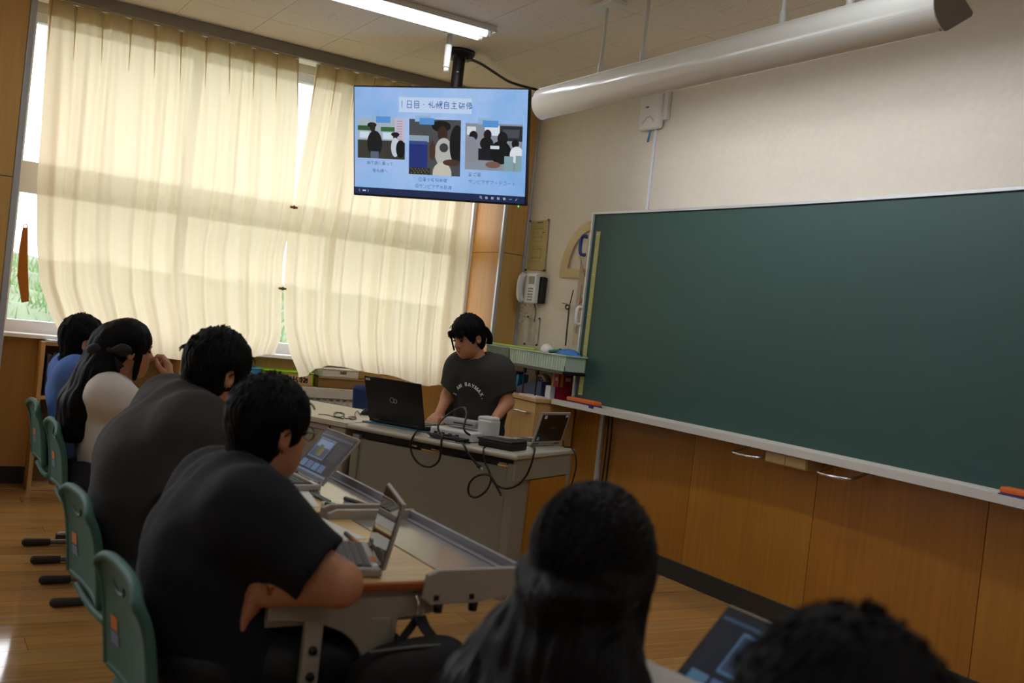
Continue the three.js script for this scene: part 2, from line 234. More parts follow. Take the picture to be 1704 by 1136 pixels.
// ---------- blackboard ----------
const bz = (x) => 0.05 + 0.085 * Math.pow((x - 2.95) / 1.95, 2); // the board is gently curved
{
  const t = thing('blackboard', 'wide green blackboard with white metal frame and chalk tray', 'blackboard'), x0 = 1.025, x1 = 4.9, y0 = 0.9, y1 = 2.125, N = 40;
  const slab = (f0, f1, ya, yb, z0, z1, n = N) => { const s = []; for (let i = 0; i <= n; i++) { const x = f0 + (f1 - f0) * i / n; s.push([x, -(bz(x) + z1)]); } for (let i = n; i >= 0; i--) { const x = f0 + (f1 - f0) * i / n; s.push([x, -(bz(x) + z0)]); } return extrude(s, yb - ya).rotateX(-Math.PI / 2).translate(0, ya, 0); };
  mk(t, 'writing_surface', uvm(slab(x0 + 0.012, x1 - 0.012, y0, y1 - 0.012, -0.03, 0.0), 'x', 0.55), std(0x284b47, 0.6, { map: T.board }), 'dark green steel writing surface');
  mk(t, 'frame_top', slab(x0, x1, y1 - 0.014, y1, -0.035, 0.014), M.alu); mk(t, 'frame_side', slab(x0, x0 + 0.014, y0, y1, -0.035, 0.014, 2), M.alu); mk(t, 'frame_side', slab(x1 - 0.014, x1, y0, y1, -0.035, 0.014, 2), M.alu);
  mk(t, 'backing', bx(x0 + 0.01, x1 - 0.01, y0 + 0.02, y1 - 0.02, 0.001, 0.045), M.greyD);
  const tm = std(0xcfccc6, 0.35, { metalness: 0.2 });
  mk(t, 'chalk_tray', [slab(x0 - 0.09, x1 + 0.09, 0.868, 0.882, -0.03, 0.085), slab(x0 - 0.09, x1 + 0.09, 0.862, 0.897, 0.083, 0.098), slab(x0 - 0.02, x1 + 0.02, 0.88, 0.905, -0.02, 0.016)], tm);
  const h = mk(t, 'handle', tube([[0, -0.055, 0], [0, -0.052, 0.03], [0, 0, 0.038], [0, 0.052, 0.03], [0, 0.055, 0]], 0.011, 24, 8), M.white, 'white pull handle'); h.position.set(1.025, 1.45, bz(1.02) + 0.01);
  const r = thing('ruler_strip', 'long pale yellow ruler strip stuck on the blackboard edge', 'ruler'); mk(r, 'strip', slab(1.075, 1.113, 0.945, 2.0, 0.0005, 0.004, 2), std(0x9c9a5c, 0.35)); const tk = []; for (let i = 0; i < 21; i++) tk.push(slab(1.08, 1.09 + (i % 5 ? 0 : 0.018), 0.95 + i * 0.0515, 0.953 + i * 0.0515, 0.004, 0.0045, 1)); mk(r, 'scale_marks', tk, std(0xd8cfa0, 0.5)).userData.kind = 'stuff';
}
function eraser(x, label, z = 0.045, len = 0.2) {
  for (let k = 0; k < 2; k++) { const t = thing('board_eraser', label[k], 'eraser', [x + k * (len * 0.86), 0.884, bz(x) + z], 0.02 - 0.05 * k); mk(t, 'felt', box(len, 0.018, 0.07, 0, 0.009, 0, 0.004), std(0x26307c, 0.95), 'blue felt underside'); mk(t, 'grip', box(len * 0.97, 0.026, 0.062, 0, 0.031, 0, 0.008), std(0xd9691f, 0.7), 'orange padded grip'); }
}
eraser(1.13, ['orange eraser at the rounded end of the chalk tray', 'orange eraser lying inward of the end one on the tray'], 0.048, 0.17); eraser(4.14, ['orange eraser midway along the chalk tray', 'orange eraser touching the midway one on the tray']);
// ---------- below and around the board ----------
{
  const t = thing('socket_box', 'beige twin socket box under the chalk tray', 'socket'); mk(t, 'box', bx(2.74, 3.02, 0.8, 0.86, 0.0, 0.11, 0.006), std(0xb39c68, 0.5)); mk(t, 'cover', bx(2.745, 2.878, 0.805, 0.855, 0.108, 0.114, 0.004), std(0xc2ab76, 0.5)); mk(t, 'cover', bx(2.882, 3.015, 0.805, 0.855, 0.108, 0.114, 0.004), std(0xc2ab76, 0.5));
  for (const [x, l] of [[2.62, 'chrome wire hook on the window side of the socket box'], [3.2, 'chrome wire hook on the side of the socket box away from the window']]) { const h = thing('chrome_hook', l, 'hook'); mk(h, 'loop', tube([[x - 0.1, 0.85, 0.02], [x - 0.1, 0.835, 0.05], [x - 0.095, 0.815, 0.125], [x - 0.06, 0.812, 0.15], [x + 0.06, 0.812, 0.15], [x + 0.095, 0.815, 0.125], [x + 0.1, 0.835, 0.05], [x + 0.1, 0.85, 0.02]], 0.008, 50, 8), M.steel); for (const s of [-1, 1]) mk(h, 'foot', box(0.03, 0.02, 0.03, x + s * 0.1, 0.85, 0.02, 0.004), M.greyD); }
  one('wall_conduit', 'grey cable conduit running down the panels below the tray', 'conduit', [bx(1.2, 1.235, 0.107, 0.86, 0.006, 0.03, 0.006)], M.alu);
  for (const [x, l] of [[1.275, 'black cable beside the grey conduit'], [1.315, 'black cable farther from the grey conduit, bowed slightly']]) one('wall_cable', l, 'cable', tube([[x, 0.86, 0.02], [x + 0.012, 0.7, 0.02], [x + 0.006, 0.4, 0.018], [x - 0.01, 0.1, 0.02], [x - 0.01, 0.02, 0.03]], 0.006, 40), M.black);
  one('thin_conduit', 'thin white conduit on the wall below the wireless box', 'conduit', bx(1.40, 1.418, 2.125, 2.68, 0, 0.012, 0.003), M.frame);
  const a = thing('wireless_access_point', 'white square wireless box mounted high on the wall', 'access point'); mk(a, 'body', box(0.21, 0.24, 0.045, 1.385, 2.76, 0.035, 0.02), std(0xd9d6d0, 0.5)); mk(a, 'bracket', bx(1.46, 1.525, 2.69, 2.9, 0, 0.03, 0.006), std(0xd9d6d0, 0.5)); mk(a, 'emblem', box(0.03, 0.01, 0.002, 1.365, 2.78, 0.058), M.greyD); mk(a, 'ridge', [bar([1.33, 2.68, 0.056], [1.37, 2.715, 0.056], 0.006), bar([1.37, 2.715, 0.056], [1.41, 2.715, 0.056], 0.006), bar([1.41, 2.715, 0.056], [1.44, 2.685, 0.056], 0.006)], std(0xcac6bf, 0.5));
  one('network_cable', 'short blue cable hanging from the wireless box', 'cable', tube([[1.385, 2.65, 0.03], [1.375, 2.61, 0.028], [1.35, 2.575, 0.015]], 0.007, 16), std(0x4a7fb5, 0.5));
}
{ // things on the wall between the column and the board
  const sheet = (pts, draw, label, name, w = 256, h = 512, col = 0xffffff) => { const [a, b, c, d] = pts; const g = grid((u, v) => { const x = (a[0] * (1 - u) + b[0] * u) * v + (d[0] * (1 - u) + c[0] * u) * (1 - v), y = (a[1] * (1 - u) + b[1] * u) * v + (d[1] * (1 - u) + c[1] * u) * (1 - v); return [x, y, 0.004 + 0.006 * u * u]; }, 6, 6); const m = thing(name, label, 'poster'); mk(m, 'sheet', g, std(col, 0.8, { map: canvasTex(w, h, draw), side: THREE.DoubleSide })); for (const p of pts) mk(m, 'push_pin', new THREE.SphereGeometry(0.008, 8, 6).translate(p[0], p[1], 0.012), std(0x4a3326, 0.5)); return m; };
  const q = (px, py) => { const p = on('z', 0.005, px, py); return [p.x, p.y]; };
  sheet([q(884, 368), q(914, 366), q(907, 450), q(876, 449)], (g, w, h) => { g.fillStyle = '#b5a674'; g.fillRect(0, 0, w, h); g.fillStyle = '#5f5636'; g.fillRect(90, 14, 90, 12); g.strokeStyle = '#7d7448'; g.lineWidth = 3; for (const y of [60, 270]) { g.strokeRect(50, y, 120, 150); g.strokeRect(50, y + 60, 60, 50); g.strokeRect(130, y + 20, 60, 90); for (let i = 0; i < 8; i++) g.fillRect(60 + (i % 4) * 34, y + 20 + 90 * (i > 3), 20, 6); } g.fillRect(180, 120, 40, 8); }, 'yellowed floor plan poster pinned to the wall above the telephone', 'wall_poster');
  sheet([q(880, 527), q(899, 530), q(894, 574), q(874, 572)], (g, w, h) => { g.fillStyle = '#c9c4ba'; g.fillRect(0, 0, w, h); g.fillStyle = '#85817c'; for (let i = 0; i < 26; i++) { g.fillRect(30, 20 + i * 18, 60 + (i * 37) % 40, 6); g.fillRect(140, 20 + i * 18, 50 + (i * 53) % 50, 6); } }, 'white list of numbers pinned to the wall under the telephone', 'phone_list');
  const p = on('z', 0.03, 889, 480), t = thing('wall_telephone', 'white wall telephone with handset and grey keypad', 'telephone', [p.x, p.y, 0]); t.rotation.z = 0.0;
  mk(t, 'wall_bracket', box(0.15, 0.19, 0.05, 0.05, -0.01, 0.025, 0.01), M.black); mk(t, 'body', box(0.15, 0.22, 0.035, 0.03, 0, 0.068, 0.012), std(0xd4d6da, 0.45)); mk(t, 'display', box(0.07, 0.055, 0.004, 0.045, 0.055, 0.087, 0.002), std(0x6d7168, 0.3));
  for (let r = 0; r < 5; r++) for (let c = 0; c < 3; c++) mk(t, numbered('phone_button'), box(0.017, 0.011, 0.005, 0.018 + c * 0.024, -0.005 - r * 0.02, 0.087, 0.002), std(0x8e8f90, 0.5));
  mk(t, 'handset', tube([[-0.06, 0.095, 0.085], [-0.062, 0.07, 0.105], [-0.066, 0, 0.112], [-0.062, -0.07, 0.105], [-0.06, -0.095, 0.085]], 0.024, 24, 10), std(0xd4d6da, 0.45));
  const coil = []; for (let i = 0; i < 90; i++) { const s = i / 89; coil.push([-0.06 + 0.07 * s + 0.012 * Math.cos(i * 1.1) - 0.06 * Math.sin(s * 3.1), -0.1 - 0.15 * Math.sin(s * 3.1), 0.06 + 0.012 * Math.sin(i * 1.1)]); } mk(t, 'coiled_cord', tube(coil, 0.004, 260, 5), std(0xcfcabf, 0.5));
  mk(t, 'line_cord', tube([[0.02, -0.1, 0.03], [0.022, -0.16, 0.01], [0.015, -0.24, 0.008]], 0.004, 14), M.greyD);
  // protractor, set square and their hooks
  const yel = std(0xdcc68a, 0.3, { transmission: 0.5, thickness: 0 }), c0 = on('z', 0.02, 1000, 452), R1 = 0.36, R0 = 0.285;
  const arc = new THREE.Shape(); arc.absarc(0, 0, R1, 0, Math.PI, false); arc.lineTo(-R1, -0.03); arc.lineTo(R1, -0.03); const hole = new THREE.Path(); hole.absarc(0, 0.03, R0 - 0.02, 0, Math.PI, false); arc.holes.push(hole);
  const pr = thing('board_protractor', 'large yellow clear protractor with blue handle, half behind the blackboard', 'protractor', [0.88, 1.74, 0.012]); mk(pr, 'scale_plate', new THREE.ExtrudeGeometry(arc, { depth: 0.006, bevelEnabled: false, curveSegments: 40 }), yel); const hp = on('z', 0.02, 973, 409); mk(pr, 'handle', tube([[0.02, -0.06, 0.004], [0, -0.06, 0.03], [-0.012, 0, 0.035], [0, 0.06, 0.03], [0.02, 0.06, 0.004]], 0.012, 24, 8).translate(hp.x - 0.88, hp.y - 1.74, 0), std(0x22408c, 0.4), 'blue handle');
  const s0 = on('z', 0.01, 969, 432), s1 = on('z', 0.01, 955, 573), sq = new THREE.Shape([new THREE.Vector2(0, 0), new THREE.Vector2(s1.x - s0.x, s1.y - s0.y), new THREE.Vector2(0.36, s1.y - s0.y + 0.02)]), sh = new THREE.Path([new THREE.Vector2(0.045, -0.17), new THREE.Vector2(0.04, -0.5), new THREE.Vector2(0.19, -0.5)]); sq.holes.push(sh);
  const ts = thing('set_square', 'large clear triangular set square hanging behind the blackboard edge', 'set square', [s0.x, s0.y, 0.02]); mk(ts, 'plate', new THREE.ExtrudeGeometry(sq, { depth: 0.005, bevelEnabled: false }), std(0xcdb9a0, 0.25, { transmission: 0.6, thickness: 0 })); const hk = on('z', 0.02, 970, 501); mk(ts, 'grip', box(0.07, 0.03, 0.02, hk.x - s0.x + 0.02, hk.y - s0.y, 0.012, 0.008), std(0x9a4433, 0.5), 'red grip');
  const a0 = on('z', 0.03, 954, 482), a1 = on('z', 0.03, 941, 575), am = on('z', 0.03, 947, 512); const an = thing('pointer_rod', 'thin black telescopic rod with coiled wire on the wall', 'pointer'); mk(an, 'rod', [bar(a1.toArray(), am.toArray(), 0.005), bar(am.toArray(), a0.toArray(), 0.0035)], M.black); const w = []; for (let i = 0; i < 24; i++) w.push([am.x - 0.02 + 0.025 * Math.cos(i * 0.9), am.y + 0.015 * Math.sin(i * 0.9) + 0.004 * (i % 3), am.z + 0.004 * Math.sin(i * 2)]); w.push([am.x - 0.09, am.y + 0.03, am.z]); mk(an, 'coiled_wire', tube(w, 0.003, 120, 5), M.black);
}
// ---------- low cabinet in the corner and what it carries ----------
const CT = 0.885, CZ = 0.33;
{
  const t = thing('low_cabinet', 'pale wooden cupboard with chrome handles in the front corner', 'cabinet'), x1 = 0.9;
  mk(t, 'body', uvm(bx(0.03, x1 - 0.005, 0.06, CT - 0.025, 0.02, CZ - 0.02), 'y', 0.8), M.cab); mk(t, 'top', uvm(bx(0.02, x1 + 0.01, CT - 0.025, CT, 0.016, CZ + 0.01, 0.003), 'x', 0.8), M.cab); mk(t, 'plinth', bx(0.04, x1 - 0.02, 0, 0.06, 0.03, CZ - 0.05), M.base);
  for (const [a, b, h] of [[0.035, 0.32, 0.28], [0.325, 0.61, 0.37], [0.615, 0.892, 0.66]]) { const d = mk(t, 'door', uvm(bx(a, b, 0.07, CT - 0.03, CZ - 0.02, CZ, 0.002), 'y', 0.8, a), M.cab); const c = (a + b) / 2; mk(d, 'handle', [bar([c - 0.08, CT - 0.1, CZ + 0.025], [c + 0.08, CT - 0.1, CZ + 0.025], 0.006), bar([c - 0.08, CT - 0.1, CZ], [c - 0.08, CT - 0.1, CZ + 0.03], 0.008), bar([c + 0.08, CT - 0.1, CZ], [c + 0.08, CT - 0.1, CZ + 0.03], 0.008)], M.steel, 'chrome bar handle'); }
  const r = thing('wire_rack', 'black metal rack with thin legs standing on the corner cupboard', 'rack'), ry = 1.085;
  mk(r, 'deck', bx(0.06, 1.12, ry - 0.02, ry, 0.03, 0.3, 0.004), M.black); for (const x of [0.08, 0.42, 0.63, 0.79]) for (const z of [0.05, 0.28]) { mk(r, 'leg', bar([x, CT, z], [x, ry - 0.02, z], 0.006), M.black); mk(r, 'leg_socket', bar([x, ry - 0.05, z], [x, ry - 0.01, z], 0.013), M.black); }
  const bas = (x0, x1, label, c) => { const b = thing('plastic_basket', label, 'basket', [(x0 + x1) / 2, ry, 0.165]), w = x1 - x0, m = std(c, 0.4, { transmission: 0.15, thickness: 0 }), h = 0.1; mk(b, 'bottom', box(w * 0.92, 0.006, 0.22, 0, 0.003, 0), m); const wall = (L, x, z, r) => { const s = extrude([[-L * 0.47, 0.003], [L * 0.47, 0.003], [L * 0.5, h], [-L * 0.5, h]], 0.004); return s.rotateY(r).translate(x, 0, z); };
    mk(b, 'side_wall', [wall(w, 0, 0.115, 0), wall(w, 0, -0.119, 0), wall(0.235, -w * 0.485, 0, Math.PI / 2), wall(0.235, w * 0.48, 0, Math.PI / 2)], m); mk(b, 'rim', [box(w, 0.01, 0.014, 0, h, 0.122, 0.004), box(w, 0.01, 0.014, 0, h, -0.122, 0.004), box(0.014, 0.01, 0.25, w / 2, h, 0, 0.004), box(0.014, 0.01, 0.25, -w / 2, h, 0, 0.004)], m); const ribs = []; for (let i = 1; i < 24; i++) ribs.push(box(0.004, h * 0.8, 0.004, -w / 2 + w * i / 24, h * 0.5, 0.121)); mk(b, 'ribs', ribs, m); return b; };
  bas(0.08, 0.4, 'grey green plastic basket nearest the corner column', 0x8fa08e); bas(0.41, 1.12, 'long pale mint plastic basket on the black rack', 0xb9cdbb);
  one('measuring_stick', 'lime green stick lying along the baskets', 'stick', box(0.62, 0.014, 0.03, 0.37, ry + 0.112, 0.24, 0.003), std(0x9fbf1f, 0.45), [0, 0, 0], 0);
  one('white_roll', 'small white paper roll on the mint basket', 'roll', lathe([[0.018, -0.03], [0.035, -0.03], [0.038, 0.03], [0.018, 0.03], [0.018, -0.03]]).rotateZ(1.2).translate(0.76, ry + 0.115, 0.2), M.paper);
  const bg = thing('blue_pouch', 'blue patterned pouch lying in the mint basket', 'pouch', [0.98, ry + 0.09, 0.18]); const pg = new THREE.SphereGeometry(1, 20, 12).scale(0.13, 0.055, 0.06); mk(bg, 'pouch_body', pg, std(0x3d7fc0, 0.7, { map: canvasTex(256, 128, (g, w, h) => { g.fillStyle = '#eaf4ff'; g.fillRect(0, 0, w, h); g.fillStyle = '#182a50'; for (let i = 0; i < 60; i++) g.fillRect((i * 47) % 256, (i * 29) % 128, 7, 5); }) })); mk(bg, 'strap', tube([[-0.22, 0.02, 0], [-0.12, 0.03, 0.02], [-0.05, 0.04, 0.03]], 0.012, 14), std(0x1d8a74, 0.7));
  // on the cupboard top, under the rack
  const cb = (name, label, c, k, n, cx, cz) => { const p = []; for (let i = 0; i < n; i++) p.push([cx + 0.09 * Math.sin(i * 2.1 + k), CT + 0.02 + 0.1 * Math.abs(Math.sin(i * 0.7 + k)), cz + 0.05 * Math.cos(i * 1.7 + k)]); one(name, label, 'cable', tube(p, 0.007, n * 9, 5), std(c, 0.5)); };
  cb('cable_bundle', 'yellow cable tangled under the rack', 0xa08a4a, 1, 14, 0.27, 0.2); cb('cable_bundle', 'black cable tangled with the yellow one under the rack', 0x0d0d0e, 3, 18, 0.22, 0.17);
  const tr = thing('tape_roll', 'thick cream tape roll with black hub under the rack', 'tape', [0.56, CT + 0.076, 0.09], 0.2); mk(tr, 'tape', lathe([[0.05, -0.024], [0.074, -0.024], [0.075, 0.024], [0.05, 0.024], [0.05, -0.024]], 32).rotateX(Math.PI / 2), std(0xd5c590, 0.5)); mk(tr, 'hub', lathe([[0, -0.018], [0.05, -0.018], [0.05, 0.02], [0, 0.02]], 32).rotateX(Math.PI / 2), M.black); const mkz = []; for (let i = 0; i < 12; i++) mkz.push(box(0.006, 0.012, 0.003, 0, 0.038, 0.021).rotateZ(i * Math.PI / 6)); mk(tr, 'dial_marks', mkz, M.white);
  const fb = thing('file_box', 'navy blue magazine file lying on the cupboard', 'file box', [0.62, CT, 0.19]); mk(fb, 'shell', extrude([[-0.2, 0], [0.17, 0], [0.17, 0.1], [0.05, 0.09], [-0.12, 0.04]], 0.09, 0.004).translate(0, 0.004, -0.045), std(0x26345e, 0.6));
  const gh = thing('book_end', 'grey upright stand holding a light blue folder on the cupboard', 'stand', [0.39, CT, 0.2], 0.25); mk(gh, 'stand_plate', box(0.045, 0.14, 0.12, 0, 0.07, 0, 0.004), std(0x5a6270, 0.5)); mk(gh, 'folder', box(0.02, 0.12, 0.1, 0.055, 0.072, 0, 0.002).rotateZ(-0.12), std(0x3aa0d8, 0.5)); 
  const rb = thing('red_box', 'tall red snack box beside the blackboard edge', 'box', [0.855, CT, 0.12], 0.2); mk(rb, 'carton', box(0.07, 0.23, 0.13, 0, 0.115, 0, 0.002), std(0xffffff, 0.5, { map: canvasTex(128, 256, (g) => { g.fillStyle = '#b01c3c'; g.fillRect(0, 0, 128, 256); g.fillStyle = '#d8a13a'; g.fillRect(14, 40, 26, 120); g.fillStyle = '#e8d7d2'; g.fillRect(60, 90, 50, 26); }) }));
  one('white_packet', 'small white and blue packet in front of the red box', 'packet', box(0.06, 0.09, 0.04, 0.87, CT + 0.045, 0.215, 0.004), std(0xd8dbe6, 0.5));
  one('flat_magazine', 'colourful magazine lying flat on the cupboard edge', 'magazine', box(0.2, 0.012, 0.09, 0.78, CT + 0.006, 0.29, 0.001), std(0xffffff, 0.5, { map: canvasTex(128, 64, (g) => { g.fillStyle = '#e9e3e6'; g.fillRect(0, 0, 128, 64); for (let i = 0; i < 40; i++) { g.fillStyle = ['#d84a6a', '#8a4ab0', '#d8d23a', '#e88ab0'][i % 4]; g.fillRect((i * 37) % 128, (i * 23) % 64, 12, 7); } }) }));
}
// ---------- curtains ----------
const curtainMat = std(0xf5e8c9, 0.95, { transmission: 0.5, thickness: 0, side: THREE.DoubleSide, bumpMap: T.fabric, bumpScale: 0.0004 }); curtainMat.bumpMap = T.fabric.clone(); curtainMat.bumpMap.repeat.set(60, 60);
const lerpTab = (tab, y) => { if (y >= tab[0][0]) return tab[0][1]; for (let i = 0; i + 1 < tab.length; i++) if (y >= tab[i + 1][0]) { const k = (tab[i][0] - y) / (tab[i][0] - tab[i + 1][0]); return tab[i][1] + (tab[i + 1][1] - tab[i][1]) * k; } return tab[tab.length - 1][1]; };
function curtain(label, left, right, hem, pleats, sd) {
  const t = thing('curtain', label, 'curtain'), top = 2.955, XC = -0.22;
  const f = (u, v, off = 0) => { // u from the left edge (far z) to the right edge, v from hem to track
    const hm = hem(u), y = hm + (top - hm) * v, d = top - y, zl = lerpTab(left, y), zr = lerpTab(right, y), uu = u + 0.006 * Math.sin(u * 23 + d * 2 + sd);
    const z = zl + (zr - zl) * u, near = Math.exp(-d * 3.2), ph = uu * pleats * 2 * Math.PI;
    const pinch = -0.035 * Math.pow(Math.abs(Math.cos(ph / 2)), 14) * Math.exp(-d * 0.9);
    const soft = (1 - near) * (0.02 * Math.sin(ph + 0.6 * Math.sin(d * 0.8 + sd)) + 0.007 * Math.sin(ph * 2.3 + sd * 2 + d * 0.4) + 0.02 * IN.noise(u * 9 + sd, d * 0.9, sd));
    return [XC + pinch + soft + off + 0.03 * Math.min(1, d * 0.4), y, z + 0.012 * near * Math.sin(ph) * -1];
  };
  mk(t, 'cloth', grid((u, v) => f(u, v), 260, 70), curtainMat);
  const hd = 0.1; mk(t, 'heading_band', [-0.006, -0.012].map((o) => grid((u, v) => { const yv = 1 - hd / (2.955 - hem(u)) * (1 - v); return f(u, yv, o); }, 260, 4)), curtainMat, 'folded heading band');
  for (let k = 0; k <= pleats; k++) { const u = Math.min(0.995, Math.max(0.005, (k) / pleats)); const a = f(u, 0.995, 0.008), b = f(u, 0.84, 0.006); mk(t, 'pleat', bar([a[0], a[1], a[2]], [b[0], b[1], b[2]], 0.007, 0.001, 8), curtainMat); mk(t, 'glide_hook', bar([XC, 2.95, a[2]], [XC, 2.965, a[2]], 0.004, 0.004, 6), M.white); }
  return t;
}
curtain('cream curtain over the window half above the bookcase', [[2.95, 3.32], [2.24, 3.295], [1.88, 3.285], [1.53, 3.255], [1.28, 3.215], [1.1, 3.14], [0.98, 3.07], [0.8, 3.0]], [[2.95, 1.777], [2.55, 1.745], [2.03, 1.72], [1.61, 1.753], [1.41, 1.739], [1.09, 1.712], [0.95, 1.75], [0.8, 1.8]], (u) => 0.90 + 0.015 * Math.sin(u * 9) + 0.06 * Math.exp(-Math.pow((u - 1) * 9, 2)), 10, 1);
curtain('cream curtain over the window half behind the television', [[2.95, 1.649], [2.56, 1.671], [1.965, 1.716], [1.78, 1.738], [1.455, 1.727], [1.17, 1.696], [0.975, 1.63], [0.85, 1.56]], [[2.95, 0.36], [1.57, 0.346], [0.8, 0.352]], (u) => 0.875 - 0.035 * u * u - 0.05 * Math.exp(-Math.pow(u * 8, 2)) + 0.02 * Math.sin(u * 14) + 0.065 * Math.exp(-Math.pow((u - 0.3) / 0.16, 2)), 9, 4);
{ const a = on('x', -0.2, 489, 345), b = on('x', -0.2, 470, 480); for (const [p, l] of [[a, 'brown clip holding the curtain edges together, the upper one'], [b, 'brown clip holding the curtain edges together, the lower one']]) one('curtain_clip', l, 'clip', [box(0.02, 0.014, 0.05, 0, 0, 0, 0.004), box(0.012, 0.024, 0.012, 0.008, 0, 0, 0.003)], std(0x8a5a22, 0.5), p.toArray()); }
{ const t = thing('curtain_tieback', 'orange brown cloth tieback hanging by the window frame', 'tieback'); const q = (x, y) => on('x', -0.3, x, y), P = [q(38, 379), q(46, 379), q(46, 440), q(48, 501), q(36, 503), q(29, 460), q(32, 415)]; const s = extrude(P.map((p) => [-p.z, p.y]), 0.006, 0.001, 1); s.rotateY(Math.PI / 2).translate(-0.3, 0, 0); mk(t, 'cloth_strip', s, std(0xb06c22, 0.9)); mk(t, 'ring', new THREE.TorusGeometry(0.012, 0.003, 8, 16).rotateY(Math.PI / 2).translate(-0.3, P[0].y + 0.012, (P[0].z + P[1].z) / 2), M.steel); }
// ---------- bookcase below the window ----------
{
  const t = thing('bookcase', 'low pale wooden bookcase under the window sill', 'bookcase'), x0 = -0.585, x1 = -0.36, z0 = 2.3, z1 = 3.14, w = std(0xffffff, 0.5, { map: T.cab });
  for (const z of [z0, z1]) mk(t, 'side_panel', uvm(bx(x0, x1, 0, 0.92, z - 0.012, z + 0.012), 'y', 0.8), w); for (const y of [0.012, 0.3, 0.575, 0.91]) mk(t, 'shelf', uvm(bx(x0, x1 - 0.006, y - 0.011, y + 0.011, z0 + 0.012, z1 - 0.012), 'z', 0.8), w); mk(t, 'back_panel', bx(x0, x0 + 0.008, 0.02, 0.91, z0, z1), std(0x8a6a3c, 0.7));
  const cols = [0x3a2f4a, 0x4a5a6a, 0x6a2f2c, 0x2c2c34, 0x5a4a5a, 0x36404e, 0x702a30, 0x3e3a36, 0x4c3f55, 0x2f3a4a]; let z = 3.11;
  const words = ['dark purple', 'slate grey', 'dark red', 'black', 'dusty violet', 'blue grey', 'crimson', 'brown grey', 'plum', 'navy'];
  for (let i = 0; i < 10; i++) { const th = 0.026 + rnd() * 0.016, h = 0.22 + rnd() * 0.06, b = thing('book', words[i] + ' book standing on the upper shelf of the bookcase', 'book', [-0.46, 0.587, z - th / 2]); z -= th + 0.002; mk(b, 'cover', [bx(-0.08, 0.08, 0, h, -th / 2, -th / 2 + 0.003), bx(-0.08, 0.08, 0, h, th / 2 - 0.003, th / 2), bx(0.077, 0.082, 0, h, -th / 2, th / 2, 0.001)], std(cols[i], 0.6)); mk(b, 'pages', bx(-0.078, 0.076, 0.003, h - 0.004, -th / 2 + 0.003, th / 2 - 0.003), M.paper); mk(b, 'title_patch', bx(0.082, 0.0825, h * 0.5, h * 0.8, -th * 0.25, th * 0.25), std(0x9d948a, 0.6)); }
  one('magazine', 'thin white magazine lying on the bookcase top', 'magazine', box(0.2, 0.014, 0.3, 0, 0.007, 0, 0.001), std(0xb9bcc8, 0.5), [-0.46, 0.921, 2.98], 0.15);
  one('green_book', 'dark green book lying on the white magazine', 'book', box(0.17, 0.012, 0.16, 0, 0.006, 0, 0.001), std(0x3d6a58, 0.5), [-0.46, 0.9355, 2.93], -0.1);
  one('white_folder', 'white folder leaning out of the bookcase shelf', 'folder', box(0.2, 0.004, 0.22, 0, 0, 0).rotateX(0.35), M.paper, [-0.4, 0.63, 2.95], 0.1);
  const bg = thing('black_bag', 'black bag pushed into the middle shelf of the bookcase', 'bag', [-0.45, 0.311, 2.9]); mk(bg, 'bag_body', new THREE.SphereGeometry(1, 20, 14).scale(0.09, 0.11, 0.16).translate(0, 0.11, 0), M.blackM); mk(bg, 'handle', tube([[0.06, 0.19, -0.06], [0.08, 0.235, -0.02], [0.08, 0.235, 0.03], [0.06, 0.19, 0.07]], 0.008, 20), M.blackM);
}
